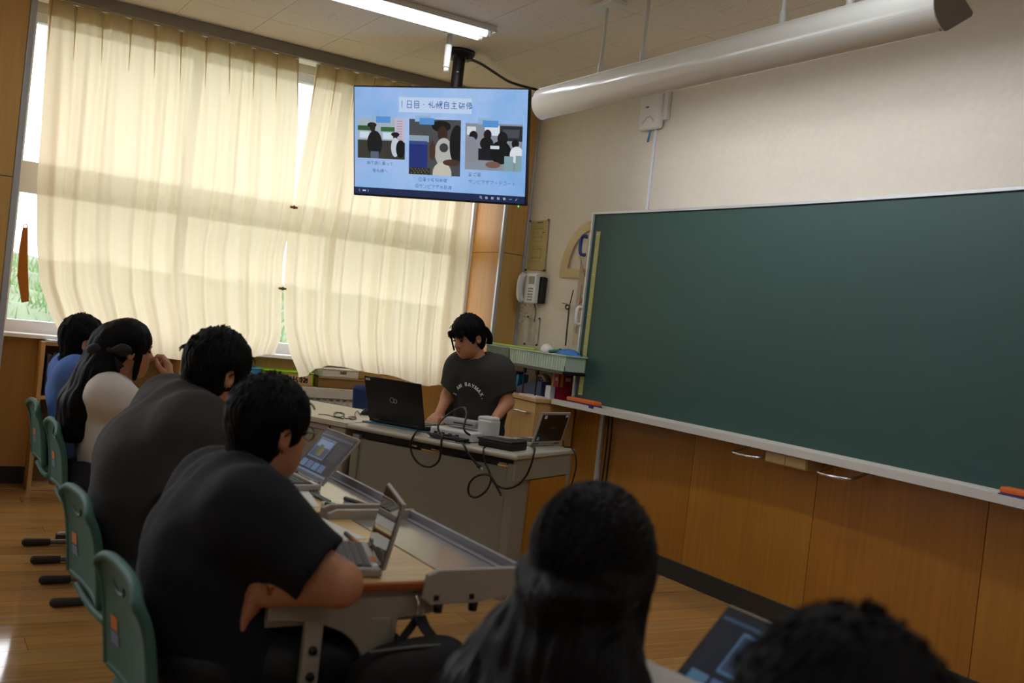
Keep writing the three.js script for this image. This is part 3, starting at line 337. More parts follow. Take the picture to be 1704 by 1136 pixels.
// ---------- radiator under the window and what lies on it ----------
{
  const t = thing('radiator', 'white panel radiator with slotted top under the window', 'radiator'), z0 = 0.62, z1 = 2.26, x1 = -0.37, top = 0.752, m = std(0xcfcac0, 0.5);
  mk(t, 'body', bx(-0.57, x1 - 0.012, 0.12, top - 0.012, z0, z1, 0.006), m); mk(t, 'top_grille', bx(-0.575, x1, top - 0.014, top, z0 - 0.01, z1 + 0.01, 0.004), m); mk(t, 'front_rail', bx(x1 - 0.014, x1, top - 0.075, top - 0.01, z0, z1, 0.005), m);
  for (let z = z0 + 0.02; z < z1; z += 0.05) { mk(t, numbered('rib'), box(0.02, 0.48, 0.03, x1 - 0.012, 0.42, z, 0.009), m); mk(t, numbered('slot'), box(0.006, 0.008, 0.026, x1 - 0.001, top - 0.083, z), M.greyD); }
  for (const z of [z0 + 0.1, z1 - 0.1]) mk(t, 'foot', bx(-0.52, -0.42, 0, 0.13, z - 0.02, z + 0.02, 0.003), m);
  const trayBox = (name, label, zc, len, h, c, y, sign, dep = 0.17) => { const b = thing(name, label, 'box', [-0.465, y, zc]), mm = std(c, 0.45); mk(b, 'bottom', box(dep, 0.006, len, 0, 0.003, 0), mm); for (const s of [-1, 1]) { mk(b, 'long_side', box(0.006, h, len, s * (dep / 2 - 0.003), h / 2, 0, 0.002), mm); mk(b, 'short_side', box(dep, h, 0.006, 0, h / 2, s * (len / 2 - 0.003), 0.002), mm); } mk(b, 'rim', [box(0.014, 0.012, len, dep / 2, h, 0, 0.003), box(0.014, 0.012, len, -dep / 2, h, 0, 0.003)], mm);
    if (sign) { const pl = mk(b, 'paper_sign', new THREE.PlaneGeometry(len * 0.75, h * 0.78).rotateY(Math.PI / 2).translate(dep / 2 + 0.002, h * 0.45, -len * 0.08), std(0xffffff, 0.8, { map: canvasTex(256, 100, (g, w, hh) => { g.fillStyle = '#c39a76'; g.fillRect(0, 0, w, hh); jp(g, '提出物', 30, 14, 66, 9, '#1a1512'); }) }), 'tan paper sign with black lettering'); } return b; };
  trayBox('submission_box', 'lime green tray with a tan lettered sign on the radiator', 1.565, 0.36, 0.095, 0x9ac41c, top, true);
  trayBox('blue_tray', 'light blue tray next to the lime green one', 1.86, 0.2, 0.1, 0x3a8fc4, top, false);
  trayBox('brown_box', 'long brown cardboard box lid on the radiator', 1.12, 0.46, 0.07, 0x8a6a3a, top, false);
  const ct = trayBox('clear_tray', 'cloudy plastic tray holding white papers on the brown box', 1.19, 0.28, 0.06, 0xc9c4ba, top + 0.0765, false); mk(ct, 'label_card', box(0.002, 0.02, 0.05, 0.088, 0.04, -0.02), M.greyD);
  one('paper_stack', 'white papers heaped in the cloudy tray', 'papers', [box(0.14, 0.02, 0.24, 0, 0.02, 0).rotateY(0.05), box(0.13, 0.006, 0.2, 0, 0.045, 0).rotateY(-0.15).rotateZ(0.2)], M.paper, [-0.465, top + 0.083, 1.19]);
  one('loose_papers', 'grey green papers piled on the radiator by the bookcase', 'papers', [box(0.18, 0.01, 0.25, 0, 0.005, 0).rotateY(0.1), box(0.17, 0.012, 0.24, 0, 0.018, 0).rotateY(-0.1), box(0.16, 0.006, 0.22, 0, 0.03, 0).rotateY(0.25)], std(0x9aa59a, 0.8), [-0.465, top, 2.12]);
}
// ---------- television ----------
{
  const t = thing('television', 'wide television showing a blue slide, hung from a ceiling pole', 'television', [0.79, 2.393, 1.186]); t.rotation.order = 'YXZ'; t.rotation.set(12.1 * D2R, 37.3 * D2R, 0);
  const W = 1.2, Hh = 0.685; mk(t, 'casing', [box(W, Hh, 0.03, 0, 0, -0.017, 0.008), box(W * 0.6, Hh * 0.55, 0.05, 0, -0.05, -0.05, 0.015)], M.black);
  const slide = canvasTex(1200, 675, (g, w, h) => {
    const gr = g.createLinearGradient(0, 0, w, h); gr.addColorStop(0, '#8fb6ec'); gr.addColorStop(0.5, '#a9c9f2'); gr.addColorStop(1, '#86b4ec'); g.fillStyle = gr; g.fillRect(0, 0, w, h);
    for (let i = 0; i < 260; i++) { const x = rnd() * w, y = rnd() * h, r = 30 + rnd() * 90; g.fillStyle = i % 2 ? 'rgba(190,216,248,0.07)' : 'rgba(110,165,232,0.06)'; g.beginPath(); g.arc(x, y, r, 0, 7); g.fill(); }
    g.fillStyle = 'rgba(206,224,250,0.8)'; g.fillRect(325, 58, 505, 92); jp(g, '1日目・札幌自主研修', 322, 76, 50, 4, '#44659c');
    const photo = (x, y, pw, ph, f) => { g.save(); g.beginPath(); g.rect(x, y, pw, ph); g.clip(); g.translate(x, y); f(pw, ph); g.restore(); }, blob = (c, x, y, rx, ry) => { g.fillStyle = c; g.beginPath(); g.ellipse(x, y, rx, ry, 0, 0, 7); g.fill(); }, R = (c, x, y, a, b) => { g.fillStyle = c; g.fillRect(x, y, a, b); };
    photo(25, 190, 345, 255, () => { R('#a9b9c8', 0, 0, 345, 255); R('#2f5a38', 0, 50, 120, 30); R('#35683e', 170, 55, 110, 28); R('#d3e2ee', 15, 88, 70, 40); R('#d3e2ee', 185, 90, 80, 40); R('#3a3a34', 0, 140, 345, 115); R('#c6c0d2', 270, 0, 75, 150); for (let i = 0; i < 8; i++) R('#a87f95', 285, 15 + i * 16, 40, 4);
      blob('#17191c', 105, 45, 34, 16); blob('#2a211d', 110, 62, 20, 26); blob('#15171b', 125, 160, 55, 80); R('#5a6478', 95, 210, 60, 45); blob('#17191c', 275, 100, 30, 14); blob('#2a211d', 275, 116, 16, 18); blob('#c8d4e2', 275, 180, 30, 60); blob('#101216', 315, 190, 34, 55); });
    photo(400, 190, 360, 342, () => { R('#4a4d52', 0, 0, 360, 365); R('#8fa6b8', 0, 100, 140, 40); R('#20327c', 0, 140, 130, 180); R('#3a4a8a', 0, 135, 130, 20); R('#2c2c24', 0, 300, 150, 65); for (let i = 0; i < 60; i++) R('#8a8468', 10 + (i * 53) % 130, 300 + (i * 31) % 60, 5, 4);
      blob('#141414', 225, 40, 66, 34); blob('#3a2a22', 235, 85, 34, 48); blob('#b9b9b4', 245, 200, 62, 90); blob('#3a3c40', 245, 170, 30, 28); blob('#c9c6b8', 235, 330, 66, 70); blob('#4a362c', 165, 190, 22, 60); blob('#141518', 335, 150, 50, 120); blob('#4a362c', 300, 260, 60, 20); });
    photo(792, 205, 380, 280, () => { R('#8c95a2', 0, 0, 380, 280); R('#dfe8f2', 130, 10, 100, 60); R('#2a2c34', 230, 10, 150, 90); R('#4c4f58', 250, 30, 110, 50); R('#dde2ea', 10, 20, 60, 50); R('#191b22', 90, 150, 180, 70); blob('#1a1618', 55, 75, 28, 30); blob('#8b8f98', 40, 160, 50, 80); blob('#1a1618', 150, 65, 26, 30); blob('#121318', 145, 120, 45, 40); blob('#15151a', 250, 85, 34, 40); blob('#101218', 240, 170, 70, 70); blob('#15151a', 335, 115, 24, 26); blob('#e4e8ee', 345, 180, 45, 50); R('#86a8b0', 265, 190, 60, 90); R('#86a8b0', 340, 185, 40, 95); blob('#7a5a52', 190, 245, 50, 20); R('#d9e2ec', 170, 130, 60, 20); });
    for (const [x, y] of [[128, 166], [440, 168], [875, 172]]) { R('#93bade', x, y, 112, 38); R('#5a98dc', x + 32, y + 14, 104, 40); }
    jp(g, '地下鉄に乗って', 92, 460, 27, 2.6, '#5a7db4'); jp(g, '新札幌へ', 135, 508, 27, 2.6, '#5a7db4'); jp(g, '①青少年科学館', 470, 548, 28, 2.6, '#5a7db4'); jp(g, '②サンピアザ水族館', 445, 590, 28, 2.6, '#5a7db4'); jp(g, '昼ご飯', 818, 500, 28, 2.6, '#5a7db4'); jp(g, 'サンピアザフードコート', 818, 545, 28, 2.6, '#5a7db4');
    R('#1d2c50', 0, 652, w, 23); g.fillStyle = '#1d2c50'; g.fillRect(0, 632, w, 43); g.fillStyle = '#4aa0c4'; g.fillRect(0, 630, 270, 3); g.strokeStyle = g.fillStyle = '#c9d4ea'; g.lineWidth = 3; g.fillRect(60, 648, 26, 9); for (const [x, s] of [[35, 1], [105, -1]]) { g.beginPath(); g.moveTo(x + 5 * s, 646); g.lineTo(x, 653); g.lineTo(x + 5 * s, 660); g.stroke(); }
    for (let i = 0; i < 7; i++) { const x = 905 + i * 40; g.beginPath(); if (i === 0) { g.arc(x, 650, 6, 0, 7); g.moveTo(x + 5, 655); g.lineTo(x + 10, 661); } else if (i === 5) { g.moveTo(x - 8, 653); g.lineTo(x + 10, 653); } else if (i === 6) { g.moveTo(x - 6, 660); g.lineTo(x + 6, 646); } else { g.rect(x - 7, 647, 13, 11); g.moveTo(x - 7, 647); g.lineTo(x + 6, 658); } g.stroke(); }
  });
  mk(t, 'screen', new THREE.PlaneGeometry(W - 0.022, Hh - 0.022).translate(0, 0.002, 0.0005), std(0x050608, 0.12, { emissive: 0xffffff, emissiveMap: slide, emissiveIntensity: 0.85 }), 'lit screen with a blue slide of three photographs');
  mk(t, 'status_light', new THREE.SphereGeometry(0.005, 8, 6).translate(W / 2 - 0.05, -Hh / 2 - 0.004, 0), std(0x223322, 0.4, { emissive: 0x55ff55, emissiveIntensity: 2 }));
  const l = new THREE.RectAreaLight(0xa8c8f4, 0.6, W - 0.05, Hh - 0.05); l.position.z = 0.012; l.rotation.y = Math.PI; l.castShadow = true; t.add(l);
  const p = thing('television_pole', 'black pole bracket bolted to the ceiling behind the television', 'bracket', [0.735, 0, 1.075]);
  mk(p, 'ceiling_plate', lathe([[0, 2.95], [0.075, 2.95], [0.095, 2.985], [0.095, 3.0], [0, 3.0]], 24), M.black); mk(p, 'pole', lathe([[0, 2.25], [0.038, 2.25], [0.038, 2.95], [0, 2.95]], 20), M.black); mk(p, 'arm', box(0.09, 0.12, 0.12, 0.02, 2.4, 0.03, 0.006), M.black); mk(p, 'bolt', new THREE.SphereGeometry(0.01, 8, 6).translate(0.036, 2.86, 0.02), M.steel);
  one('television_cable', 'black cable running from the pole along the ceiling to the corner', 'cable', tube([on('y', 2.93, 778, 97), on('y', 2.95, 800, 106), on('y', 2.95, 825, 122), on('y', 2.955, 850, 137), on('y', 2.96, 880, 146), on('y', 2.965, 895, 150), V(0.32, 2.93, 0.03)].map((p) => p.toArray()), 0.009, 60, 7), M.black);
  const c = thing('hanging_sensor', 'small white cylinder hanging from the ceiling by the lamp', 'sensor', [1.035, 0, 1.3]); mk(c, 'base', lathe([[0, 2.99], [0.04, 2.99], [0.04, 3.0], [0, 3.0]]), M.white); mk(c, 'stem', bar([0, 2.93, 0], [0, 2.99, 0], 0.014), std(0x8a8478, 0.6)); mk(c, 'cylinder', lathe([[0, 2.80], [0.019, 2.80], [0.02, 2.93], [0, 2.935]]), M.white); mk(c, 'tip', lathe([[0, 2.775], [0.015, 2.775], [0.016, 2.795], [0, 2.795]]), M.white);
}
// ---------- pupils' desks ----------
const DT = 0.72;
function desk(cx, zf, label, extender) {
  const t = thing('school_desk', label, 'desk', [cx, 0, zf], 0, 'pupils desks in the front row'), w = 0.65, d = 0.45;
  mk(t, 'desktop', uvm(bx(-w / 2 + 0.003, w / 2 - 0.003, DT - 0.018, DT, 0.003, d - 0.003, 0.002), 'z', 1.1, cx, cx * 0.7), M.maple); mk(t, 'edge_band', bx(-w / 2, w / 2, DT - 0.0235, DT - 0.003, 0, d, 0.006), M.mapleEdge, 'reddish brown edge band');
  mk(t, 'book_tray', [bx(-0.25, 0.25, DT - 0.115, DT - 0.11, 0.05, 0.43), bx(-0.255, -0.25, DT - 0.115, DT - 0.024, 0.05, 0.43), bx(0.25, 0.255, DT - 0.115, DT - 0.024, 0.05, 0.43), bx(-0.255, 0.255, DT - 0.115, DT - 0.024, 0.046, 0.05)], M.deskGrey);
  for (const s of [-1, 1]) {
    const x = s * 0.285; mk(t, 'leg', [bx(x - 0.014, x + 0.014, 0.03, DT - 0.09, 0.13, 0.19, 0.008), bx(x - 0.012, x + 0.012, 0.03, DT - 0.09, 0.3, 0.345, 0.008)], M.deskGrey);
    const gs = new THREE.Shape(); gs.moveTo(0.03, 0); gs.lineTo(0.43, 0); gs.lineTo(0.43, -0.06); gs.quadraticCurveTo(0.2, -0.06, 0.185, -0.2); gs.lineTo(0.13, -0.2); gs.lineTo(0.12, -0.07); gs.lineTo(0.03, -0.06); mk(t, 'side_bracket', new THREE.ExtrudeGeometry(gs, { depth: 0.016, bevelEnabled: true, bevelSize: 0.003, bevelThickness: 0.003, bevelSegments: 1 }).rotateY(-Math.PI / 2).translate(x + 0.008, DT - 0.026, 0), M.deskGrey);
    mk(t, 'foot_bar', bx(x - 0.018, x + 0.018, 0.008, 0.04, 0.02, 0.44, 0.01), M.deskGrey); for (const z of [0.035, 0.425]) mk(t, 'rubber_foot', bx(x - 0.02, x + 0.02, 0, 0.03, z - 0.025, z + 0.025, 0.006), M.rubber);
    for (const y of [0.5, 0.56]) mk(t, 'bolt', lathe([[0, 0], [0.011, 0], [0.009, 0.008], [0, 0.008]], 10).rotateZ(-s * Math.PI / 2).translate(x + s * 0.012, y, 0.322), M.black);
  }
  mk(t, 'crossbar', bx(-0.285, 0.285, 0.15, 0.18, 0.14, 0.17, 0.006), M.deskGrey);
  mk(t, 'bag_hook', tube([[w / 2 - 0.01, DT - 0.03, 0.09], [w / 2 + 0.012, DT - 0.05, 0.09], [w / 2 + 0.015, DT - 0.075, 0.09], [w / 2 + 0.035, DT - 0.075, 0.09], [w / 2 + 0.037, DT - 0.055, 0.09]], 0.004, 16), M.steel);
  if (extender) {
    const e = thing('desk_extender', extender, 'tray', [cx, 0, zf]), cl = std(0xb9b6b0, 0.12, { transmission: 0.45, thickness: 0 }), g = M.deskGrey, D = 0.2;
    mk(e, 'clear_shelf', bx(-w / 2 + 0.01, w / 2 - 0.01, DT - 0.004, DT + 0.001, -D + 0.012, 0.0), cl); mk(e, 'shelf_base', bx(-w / 2 + 0.012, w / 2 - 0.012, DT - 0.012, DT - 0.006, -D + 0.014, -0.003), std(0x9d968c, 0.35)); mk(e, 'front_lip', [bx(-w / 2, w / 2, DT - 0.02, DT + 0.028, -D, -D + 0.012, 0.003), bx(-w / 2 + 0.01, w / 2 - 0.01, DT + 0.001, DT + 0.006, -D + 0.012, -D + 0.03, 0.002)], std(0x8f8c94, 0.4));
    for (const s of [-1, 1]) { const b = new THREE.Shape([[0.07, 0.014], [0.045, 0.024], [-D, 0.026], [-D, -0.03], [-0.06, -0.052], [0.06, -0.052], [0.075, -0.04]].map((p) => new THREE.Vector2(-p[0], p[1]))); mk(e, 'side_arm', new THREE.ExtrudeGeometry(b, { depth: 0.012, bevelEnabled: true, bevelSize: 0.003, bevelThickness: 0.003, bevelSegments: 2 }).rotateY(Math.PI / 2).translate(s * (w / 2 + 0.008) - 0.006, DT, 0), g); for (const z of [-0.06, 0.035]) { mk(e, 'clamp_screw', lathe([[0, -0.075], [0.011, -0.075], [0.012, -0.055], [0.004, -0.052], [0.004, -0.03], [0, -0.03]], 12).translate(s * (w / 2 + 0.008), DT, z), M.black); mk(e, 'square_hole_plug', box(0.004, 0.012, 0.012, s * (w / 2 + 0.018), DT - 0.038, z + 0.012), M.black); } }
  }
  return t;
}
desk(4.0, 2.70, 'school desk with an open laptop and black bag on its hook', 'grey clamp-on shelf on the desk with the black bag'); desk(3.254, 2.69, 'school desk with a laptop, paper and two pens', 'grey clamp-on shelf on the desk with two pens');
desk(1.90, 2.68, 'school desk of the long haired pupil in white'); desk(1.2, 2.68, 'school desk of the pupil in blue by the window'); desk(5.33, 2.55, 'school desk of the pupil with half-up hair'); desk(6.0, 2.62, 'school desk farthest from the window');
// ---------- chairs ----------
function chair(x, z, ry, label) {
  const t = thing('school_chair', label, 'chair', [x, 0, z], ry, 'green school chairs'), tw = 0.19;
  const backShell = (u, v) => { const a = (u - 0.5) * 2, k = Math.pow(v, 3); const x = a * tw * (1 - 0.06 * Math.pow(v, 4)); return [x, 0.46 + v * 0.27 - 0.03 * Math.pow(Math.abs(a), 5) * k, 0.2 + 0.03 * v + 0.012 * a * a + 0.02 * Math.pow(v, 5)]; };
  const front = grid((u, v) => { const p = backShell(u, v); return [p[0], p[1], p[2] - 0.016]; }, 20, 14), rear = grid(backShell, 20, 14); { const ix = front.index.array; for (let i = 0; i < ix.length; i += 3) { const s = ix[i]; ix[i] = ix[i + 1]; ix[i + 1] = s; } front.computeVertexNormals(); }
  const rim = []; for (let i = 0; i <= 14; i++) rim.push(backShell(0, i / 14)); for (let i = 1; i <= 20; i++) rim.push(backShell(i / 20, 1)); for (let i = 13; i >= 0; i--) rim.push(backShell(1, i / 14)); for (let i = 19; i > 0; i--) rim.push(backShell(i / 20, 0));
  mk(t, 'backrest', [front, rear, tube(rim.map((p) => [p[0], p[1], p[2] - 0.008]), 0.0125, 140, 8)], M.chair);
  const sh = (s, y0) => tube([[s * 0.165, 0.40, 0.17], [s * 0.165, 0.46, 0.185], [s * 0.165, 0.56, 0.19]], 0.013, 12, 8);
  const seatF = (u, v) => { const a = (u - 0.5) * 2, zz = -0.2 + v * 0.38; return [a * (0.2 - 0.015 * v), 0.42 - 0.012 * (1 - a * a) - 0.03 * Math.pow(1 - v, 6) , zz]; };
  const rimS = []; for (let i = 0; i <= 12; i++) rimS.push(seatF(0, i / 12)); for (let i = 1; i <= 12; i++) rimS.push(seatF(i / 12, 1)); for (let i = 11; i >= 0; i--) rimS.push(seatF(1, i / 12)); for (let i = 11; i > 0; i--) rimS.push(seatF(i / 12, 0));
  mk(t, 'seat', [grid(seatF, 14, 14), grid((u, v) => { const p = seatF(1 - u, v); return [p[0], p[1] - 0.014, p[2]]; }, 14, 14), tube(rimS.map((p) => [p[0], p[1] - 0.007, p[2]]), 0.0125, 120, 8)], M.chair);
  const fm = std(0x7c756a, 0.45, { metalness: 0.3 });
  for (const s of [-1, 1]) {
    mk(t, 'back_post', bx(s * 0.17 - 0.014, s * 0.17 + 0.014, 0.38, 0.52, 0.165, 0.18, 0.005), fm); mk(t, 'side_frame', tube([[s * 0.165, 0.38, 0.17], [s * 0.17, 0.385, 0.0], [s * 0.17, 0.375, -0.12], [s * 0.17, 0.3, -0.15], [s * 0.17, 0.06, -0.17], [s * 0.17, 0.02, -0.15], [s * 0.17, 0.018, -0.1]], 0.013, 50, 8), fm);
    mk(t, 'runner', bar([s * 0.17, 0.018, -0.16], [s * 0.17, 0.018, 0.12], 0.012), fm); mk(t, 'runner_cap', [bar([s * 0.17, 0.019, 0.09], [s * 0.17, 0.019, 0.2], 0.017, 0.019, 12), new THREE.SphereGeometry(0.019, 12, 8).translate(s * 0.17, 0.019, 0.2)], M.rubber);
  }
  mk(t, 'cross_tube', bar([-0.17, 0.385, 0.0], [0.17, 0.385, 0.0], 0.011), fm);
  const gp = (u, v, o) => { const p = backShell(u, v); return [p[0], p[1], p[2] + o]; };
  mk(t, 'name_sticker', grid((u, v) => gp(0.13 + u * 0.12, 0.36 + v * 0.12, 0.002), 3, 3), std(0xd2762a, 0.6), 'orange sticker'); mk(t, 'number_sticker', grid((u, v) => gp(0.13 + u * 0.14, 0.24 + v * 0.1, 0.002), 3, 3), std(0x6f7ea0, 0.6), 'blue grey sticker');
  mk(t, 'grip_recess', tube([gp(0.22, 0.80, 0.001), gp(0.27, 0.74, 0.001), gp(0.34, 0.72, 0.001), gp(0.41, 0.74, 0.001), gp(0.46, 0.80, 0.001)], 0.004, 20), std(0x3f6a62, 0.5));
  return t;
}
chair(1.2, 3.075, 0.02, 'green school chair under the pupil in blue'); chair(1.88, 3.065, 0.02, 'green school chair under the long haired pupil in white'); chair(3.36, 3.165, 0.07, 'green school chair under the pupil in grey'); chair(4.17, 3.185, 0.06, 'green school chair under the pupil in navy'); chair(5.2, 3.1, 0, 'green school chair under the pupil with half-up hair'); chair(5.88, 3.16, 0, 'green school chair farthest from the window');
// ---------- laptops ----------
// local frame: hinge along x at the origin, keyboard towards +z, lid rising
function laptop(name, label, pos, ry, w, d, lidH, tilt, o) {
  const t = thing(name, label, 'laptop', pos, ry), b = 0.02;
  mk(t, 'base', box(w, b, d, 0, b / 2 + 0.002, d / 2, 0.006), o.shell); const kb = mk(t, 'keyboard', bx(-w * 0.44, w * 0.44, b + 0.001, b + 0.0035, d * 0.12, d * 0.62), o.keybed ?? M.black);
  const rows = 5, cols = 12, kw = w * 0.86 / cols, kd = d * 0.47 / rows, kg = box(kw * 0.82, 0.003, kd * 0.8, 0, 0, 0, 0.001); for (let r = 0; r < rows; r++) for (let c = 0; c < cols; c++) mk(kb, numbered('keycap'), kg, M.key).position.set(-w * 0.43 + kw * (c + 0.5), b + 0.0045, d * 0.135 + kd * (r + 0.5));
  mk(t, 'touchpad', bx(-w * 0.14, w * 0.14, b + 0.0015, b + 0.003, d * 0.68, d * 0.93), o.pad ?? M.greyD); for (const s of [-1, 1]) mk(t, 'hinge', bar([s * w * 0.35 - 0.02, b, 0], [s * w * 0.35 + 0.02, b, 0], 0.008), M.greyD);
  const lid = new THREE.Group(); lid.name = 'lid'; lid.position.y = b; lid.rotation.x = -tilt; t.add(lid);
  mk(lid, 'lid_shell', box(w, lidH, 0.009, 0, lidH / 2, -0.003, 0.004), o.shell); if (o.back) mk(lid, 'back_panel', box(w * 0.9, lidH * 0.86, 0.002, 0, lidH / 2, -0.0085, 0.001), o.back); mk(lid, 'bezel', bx(-w / 2 + 0.004, w / 2 - 0.004, 0.006, lidH - 0.004, 0.0015, 0.003), M.black); mk(lid, 'screen', new THREE.PlaneGeometry(w * 0.92, lidH * 0.84).translate(0, lidH * 0.52, 0.0036), o.screen ?? std(0x0b0c10, 0.15)); if (o.extra) o.extra(t, lid);
  return t;
}
const ui = (v) => canvasTex(512, 300, (g, w, h) => { g.fillStyle = '#2c3440'; g.fillRect(0, 0, w, h); g.fillStyle = '#4a5f78'; g.fillRect(0, 22, w, 12); g.fillStyle = '#5f7fa6'; g.fillRect(v ? 120 : 40, 50, 250, 150); g.fillStyle = '#43536a'; g.fillRect(v ? 130 : 50, 60, 230, 130); if (v) { g.fillStyle = '#35435a'; for (let i = 0; i < 5; i++) g.fillRect(150, 80 + i * 20, 130 + (i * 31) % 60, 7); } else { g.fillStyle = '#7f9cba'; g.fillRect(55, 65, 220, 50); g.fillStyle = '#4f6a50'; g.fillRect(110, 100, 60, 80); g.fillStyle = '#8a7350'; g.fillRect(160, 120, 50, 60); g.fillStyle = '#3b4450'; g.fillRect(330, 60, 150, 120); } for (let i = 0; i < 4; i++) { g.fillStyle = i % 2 ? '#5f74a0' : '#5f86a8'; g.fillRect(30 + i * 100, 222, 84, 52); } g.fillStyle = '#6f8aa8'; g.fillRect(0, 286, w, 14); });
const lit = (tex, k) => std(0x050608, 0.14, { emissive: 0xffffff, emissiveMap: tex, emissiveIntensity: k });
const uiA = ui(0), uiB = ui(1), sticker = (lid, x, y, w, h, c) => mk(lid, 'sticker', box(w, h, 0.001, x, y, -0.0102), std(c, 0.6));
laptop('pupil_laptop', 'small grey laptop with tilted dark mirror-like screen on near desk', [4.168, DT, 2.835], -0.28, 0.275, 0.185, 0.162, 0.2, { shell: M.lapGrey, screen: std(0x0b0c0e, 0.03, { clearcoat: 1, clearcoatRoughness: 0.02, specularIntensity: 1, ior: 2.2 }), extra: (t) => { mk(t, 'orange_label', box(0.045, 0.001, 0.018, 0.045, 0.0225, 0.012), std(0xd87a1e, 0.6)); mk(t, 'white_label', box(0.03, 0.001, 0.014, 0.1, 0.0225, 0.013), M.paper); } });
laptop('pupil_laptop', 'grey laptop opened wide with a lit picture editor, on the two-pen desk', [3.117, DT, 2.65], 0.04, 0.29, 0.2, 0.2, 0.66, { shell: M.lapGrey, screen: lit(uiA, 0.5), extra: (t) => mk(t, 'white_label', box(0.06, 0.001, 0.016, 0.1, 0.0225, 0.012), M.paper) });
laptop('pupil_laptop', 'dark laptop with lit slide list before the pupil with half-up hair', [5.255, DT, 2.70], 0.0, 0.29, 0.2, 0.2, 0.75, { shell: M.lapGrey, screen: lit(uiB, 0.4) });
// ---------- pens and papers ----------
const pen = (label, a, b, c1, c2, r = 0.006) => { const t = thing('pen', label, 'pen'), A = on('y', DT + r, ...a), B = on('y', DT + r, ...b), m = A.clone().lerp(B, 0.62), tp = A.clone().lerp(B, 0.06); mk(t, 'barrel', bar(tp.toArray(), m.toArray(), r), c1); mk(t, 'grip', bar(m.toArray(), B.toArray(), r * 1.05, r * 0.8), c2); mk(t, 'tip', bar(tp.toArray(), A.toArray(), r * 0.8, r * 0.2), M.black); };
pen('black pen with orange grip on the paper beside the tilted laptop', [574, 886], [597, 904], M.black, std(0xc06a2c, 0.5)); pen('black pen with red end lying on the clamp-on shelf edge', [572, 828], [612, 841], M.black, std(0x55151a, 0.5), 0.007); pen('dark pen with silver clip beside the eraser', [522, 822], [549, 835], M.black, M.greyD, 0.007);
one('worksheet', 'white worksheet lying beside the tilted laptop', 'paper', box(0.257, 0.0012, 0.182, 0, 0.0006, 0), M.paper, [3.80, DT, 2.86], 0.12); one('worksheet', 'white worksheet beside the eraser and dark pen', 'paper', box(0.257, 0.0012, 0.182, 0, 0.0006, 0), M.paper, [3.36, DT, 2.80], -0.2);
{ const e = on('y', DT, 546, 842), t = thing('eraser', 'small boxed rubber eraser beside the dark pen', 'eraser', [e.x, DT, e.z], 0.5); mk(t, 'rubber', box(0.045, 0.012, 0.018, 0, 0.006, 0, 0.003), M.paper); mk(t, 'sleeve', box(0.028, 0.0135, 0.0195, 0.006, 0.0068, 0, 0.002), std(0x2f6a4c, 0.5)); }
// ---------- bag on the hook ----------
{ const t = thing('hanging_bag', 'black shoulder bag hanging from the desk hook', 'bag', [4.33, 0, 2.79]); const y = 0.645; for (const s of [-1, 1]) mk(t, 'strap', (() => { const g = []; const P = s < 0 ? [[0.02, y, 0], [0.03, 0.62, 0.025], [0.05, 0.595, 0.06], [0.06, 0.565, 0.1]] : [[0.02, y, 0], [0.035, 0.62, -0.01], [0.05, 0.595, -0.03], [0.06, 0.565, -0.05]]; const c = new THREE.CatmullRomCurve3(P.map((p) => V(...p))); return grid((u, v) => { const p = c.getPoint(v); return [p.x + (u - 0.5) * 0.012, p.y, p.z + (u - 0.5) * 0.036]; }, 2, 16); })(), std(0x0b0b0d, 0.8, { side: THREE.DoubleSide }));
  const g = new THREE.SphereGeometry(1, 28, 20), p = g.attributes.position; for (let i = 0; i < p.count; i++) { let x = p.getX(i), yy = p.getY(i), z = p.getZ(i); const q = (v, e) => Math.sign(v) * Math.pow(Math.abs(v), e); p.setXYZ(i, 0.055 + 0.075 * q(x, 0.8), 0.445 + 0.155 * q(yy, 0.6) - 0.01 * Math.sin(z * 3), 0.02 + 0.16 * q(z, 0.65)); } g.computeVertexNormals(); mk(t, 'bag_body', g, std(0x0c0c0e, 0.75)); mk(t, 'zip', tube([[0.07, 0.585, -0.1], [0.09, 0.597, 0.02], [0.07, 0.585, 0.14]], 0.004, 20), M.greyD); }
// ---------- teacher's desk ----------
const TY = 0.72, TT = [2.285, 1.305, 28.2 * D2R];
const tdesk = (x, z) => { const c = Math.cos(TT[2]), s = Math.sin(TT[2]); return [TT[0] + x * c + z * s, TT[1] - x * s + z * c]; };
const toLocal = (p) => { const c = Math.cos(TT[2]), s = Math.sin(TT[2]), dx = p.x - TT[0], dz = p.z - TT[1]; return [dx * c - dz * s, p.y, dx * s + dz * c]; };
const dl = (px, py, y = TY) => toLocal(on('y', y, px, py));
function dz(px, py, z) { // where the pixel's ray meets the plane local z
  const a = on('y', -5, px, py), o = camera.position, A = toLocal(o), B = toLocal(a), k = (z - A[2]) / (B[2] - A[2]); return [A[0] + (B[0] - A[0]) * k, A[1] + (B[1] - A[1]) * k, z]; }
function dp(D, px, py) { const c = camera.position, d = V((px - 852) / 1684.8, -(py - 568) / 1684.8, -1).applyQuaternion(camera.quaternion); return c.clone().addScaledVector(d, D); }
const deskThing = (n, l, c) => thing(n, l, c, [TT[0], 0, TT[1]], TT[2]);
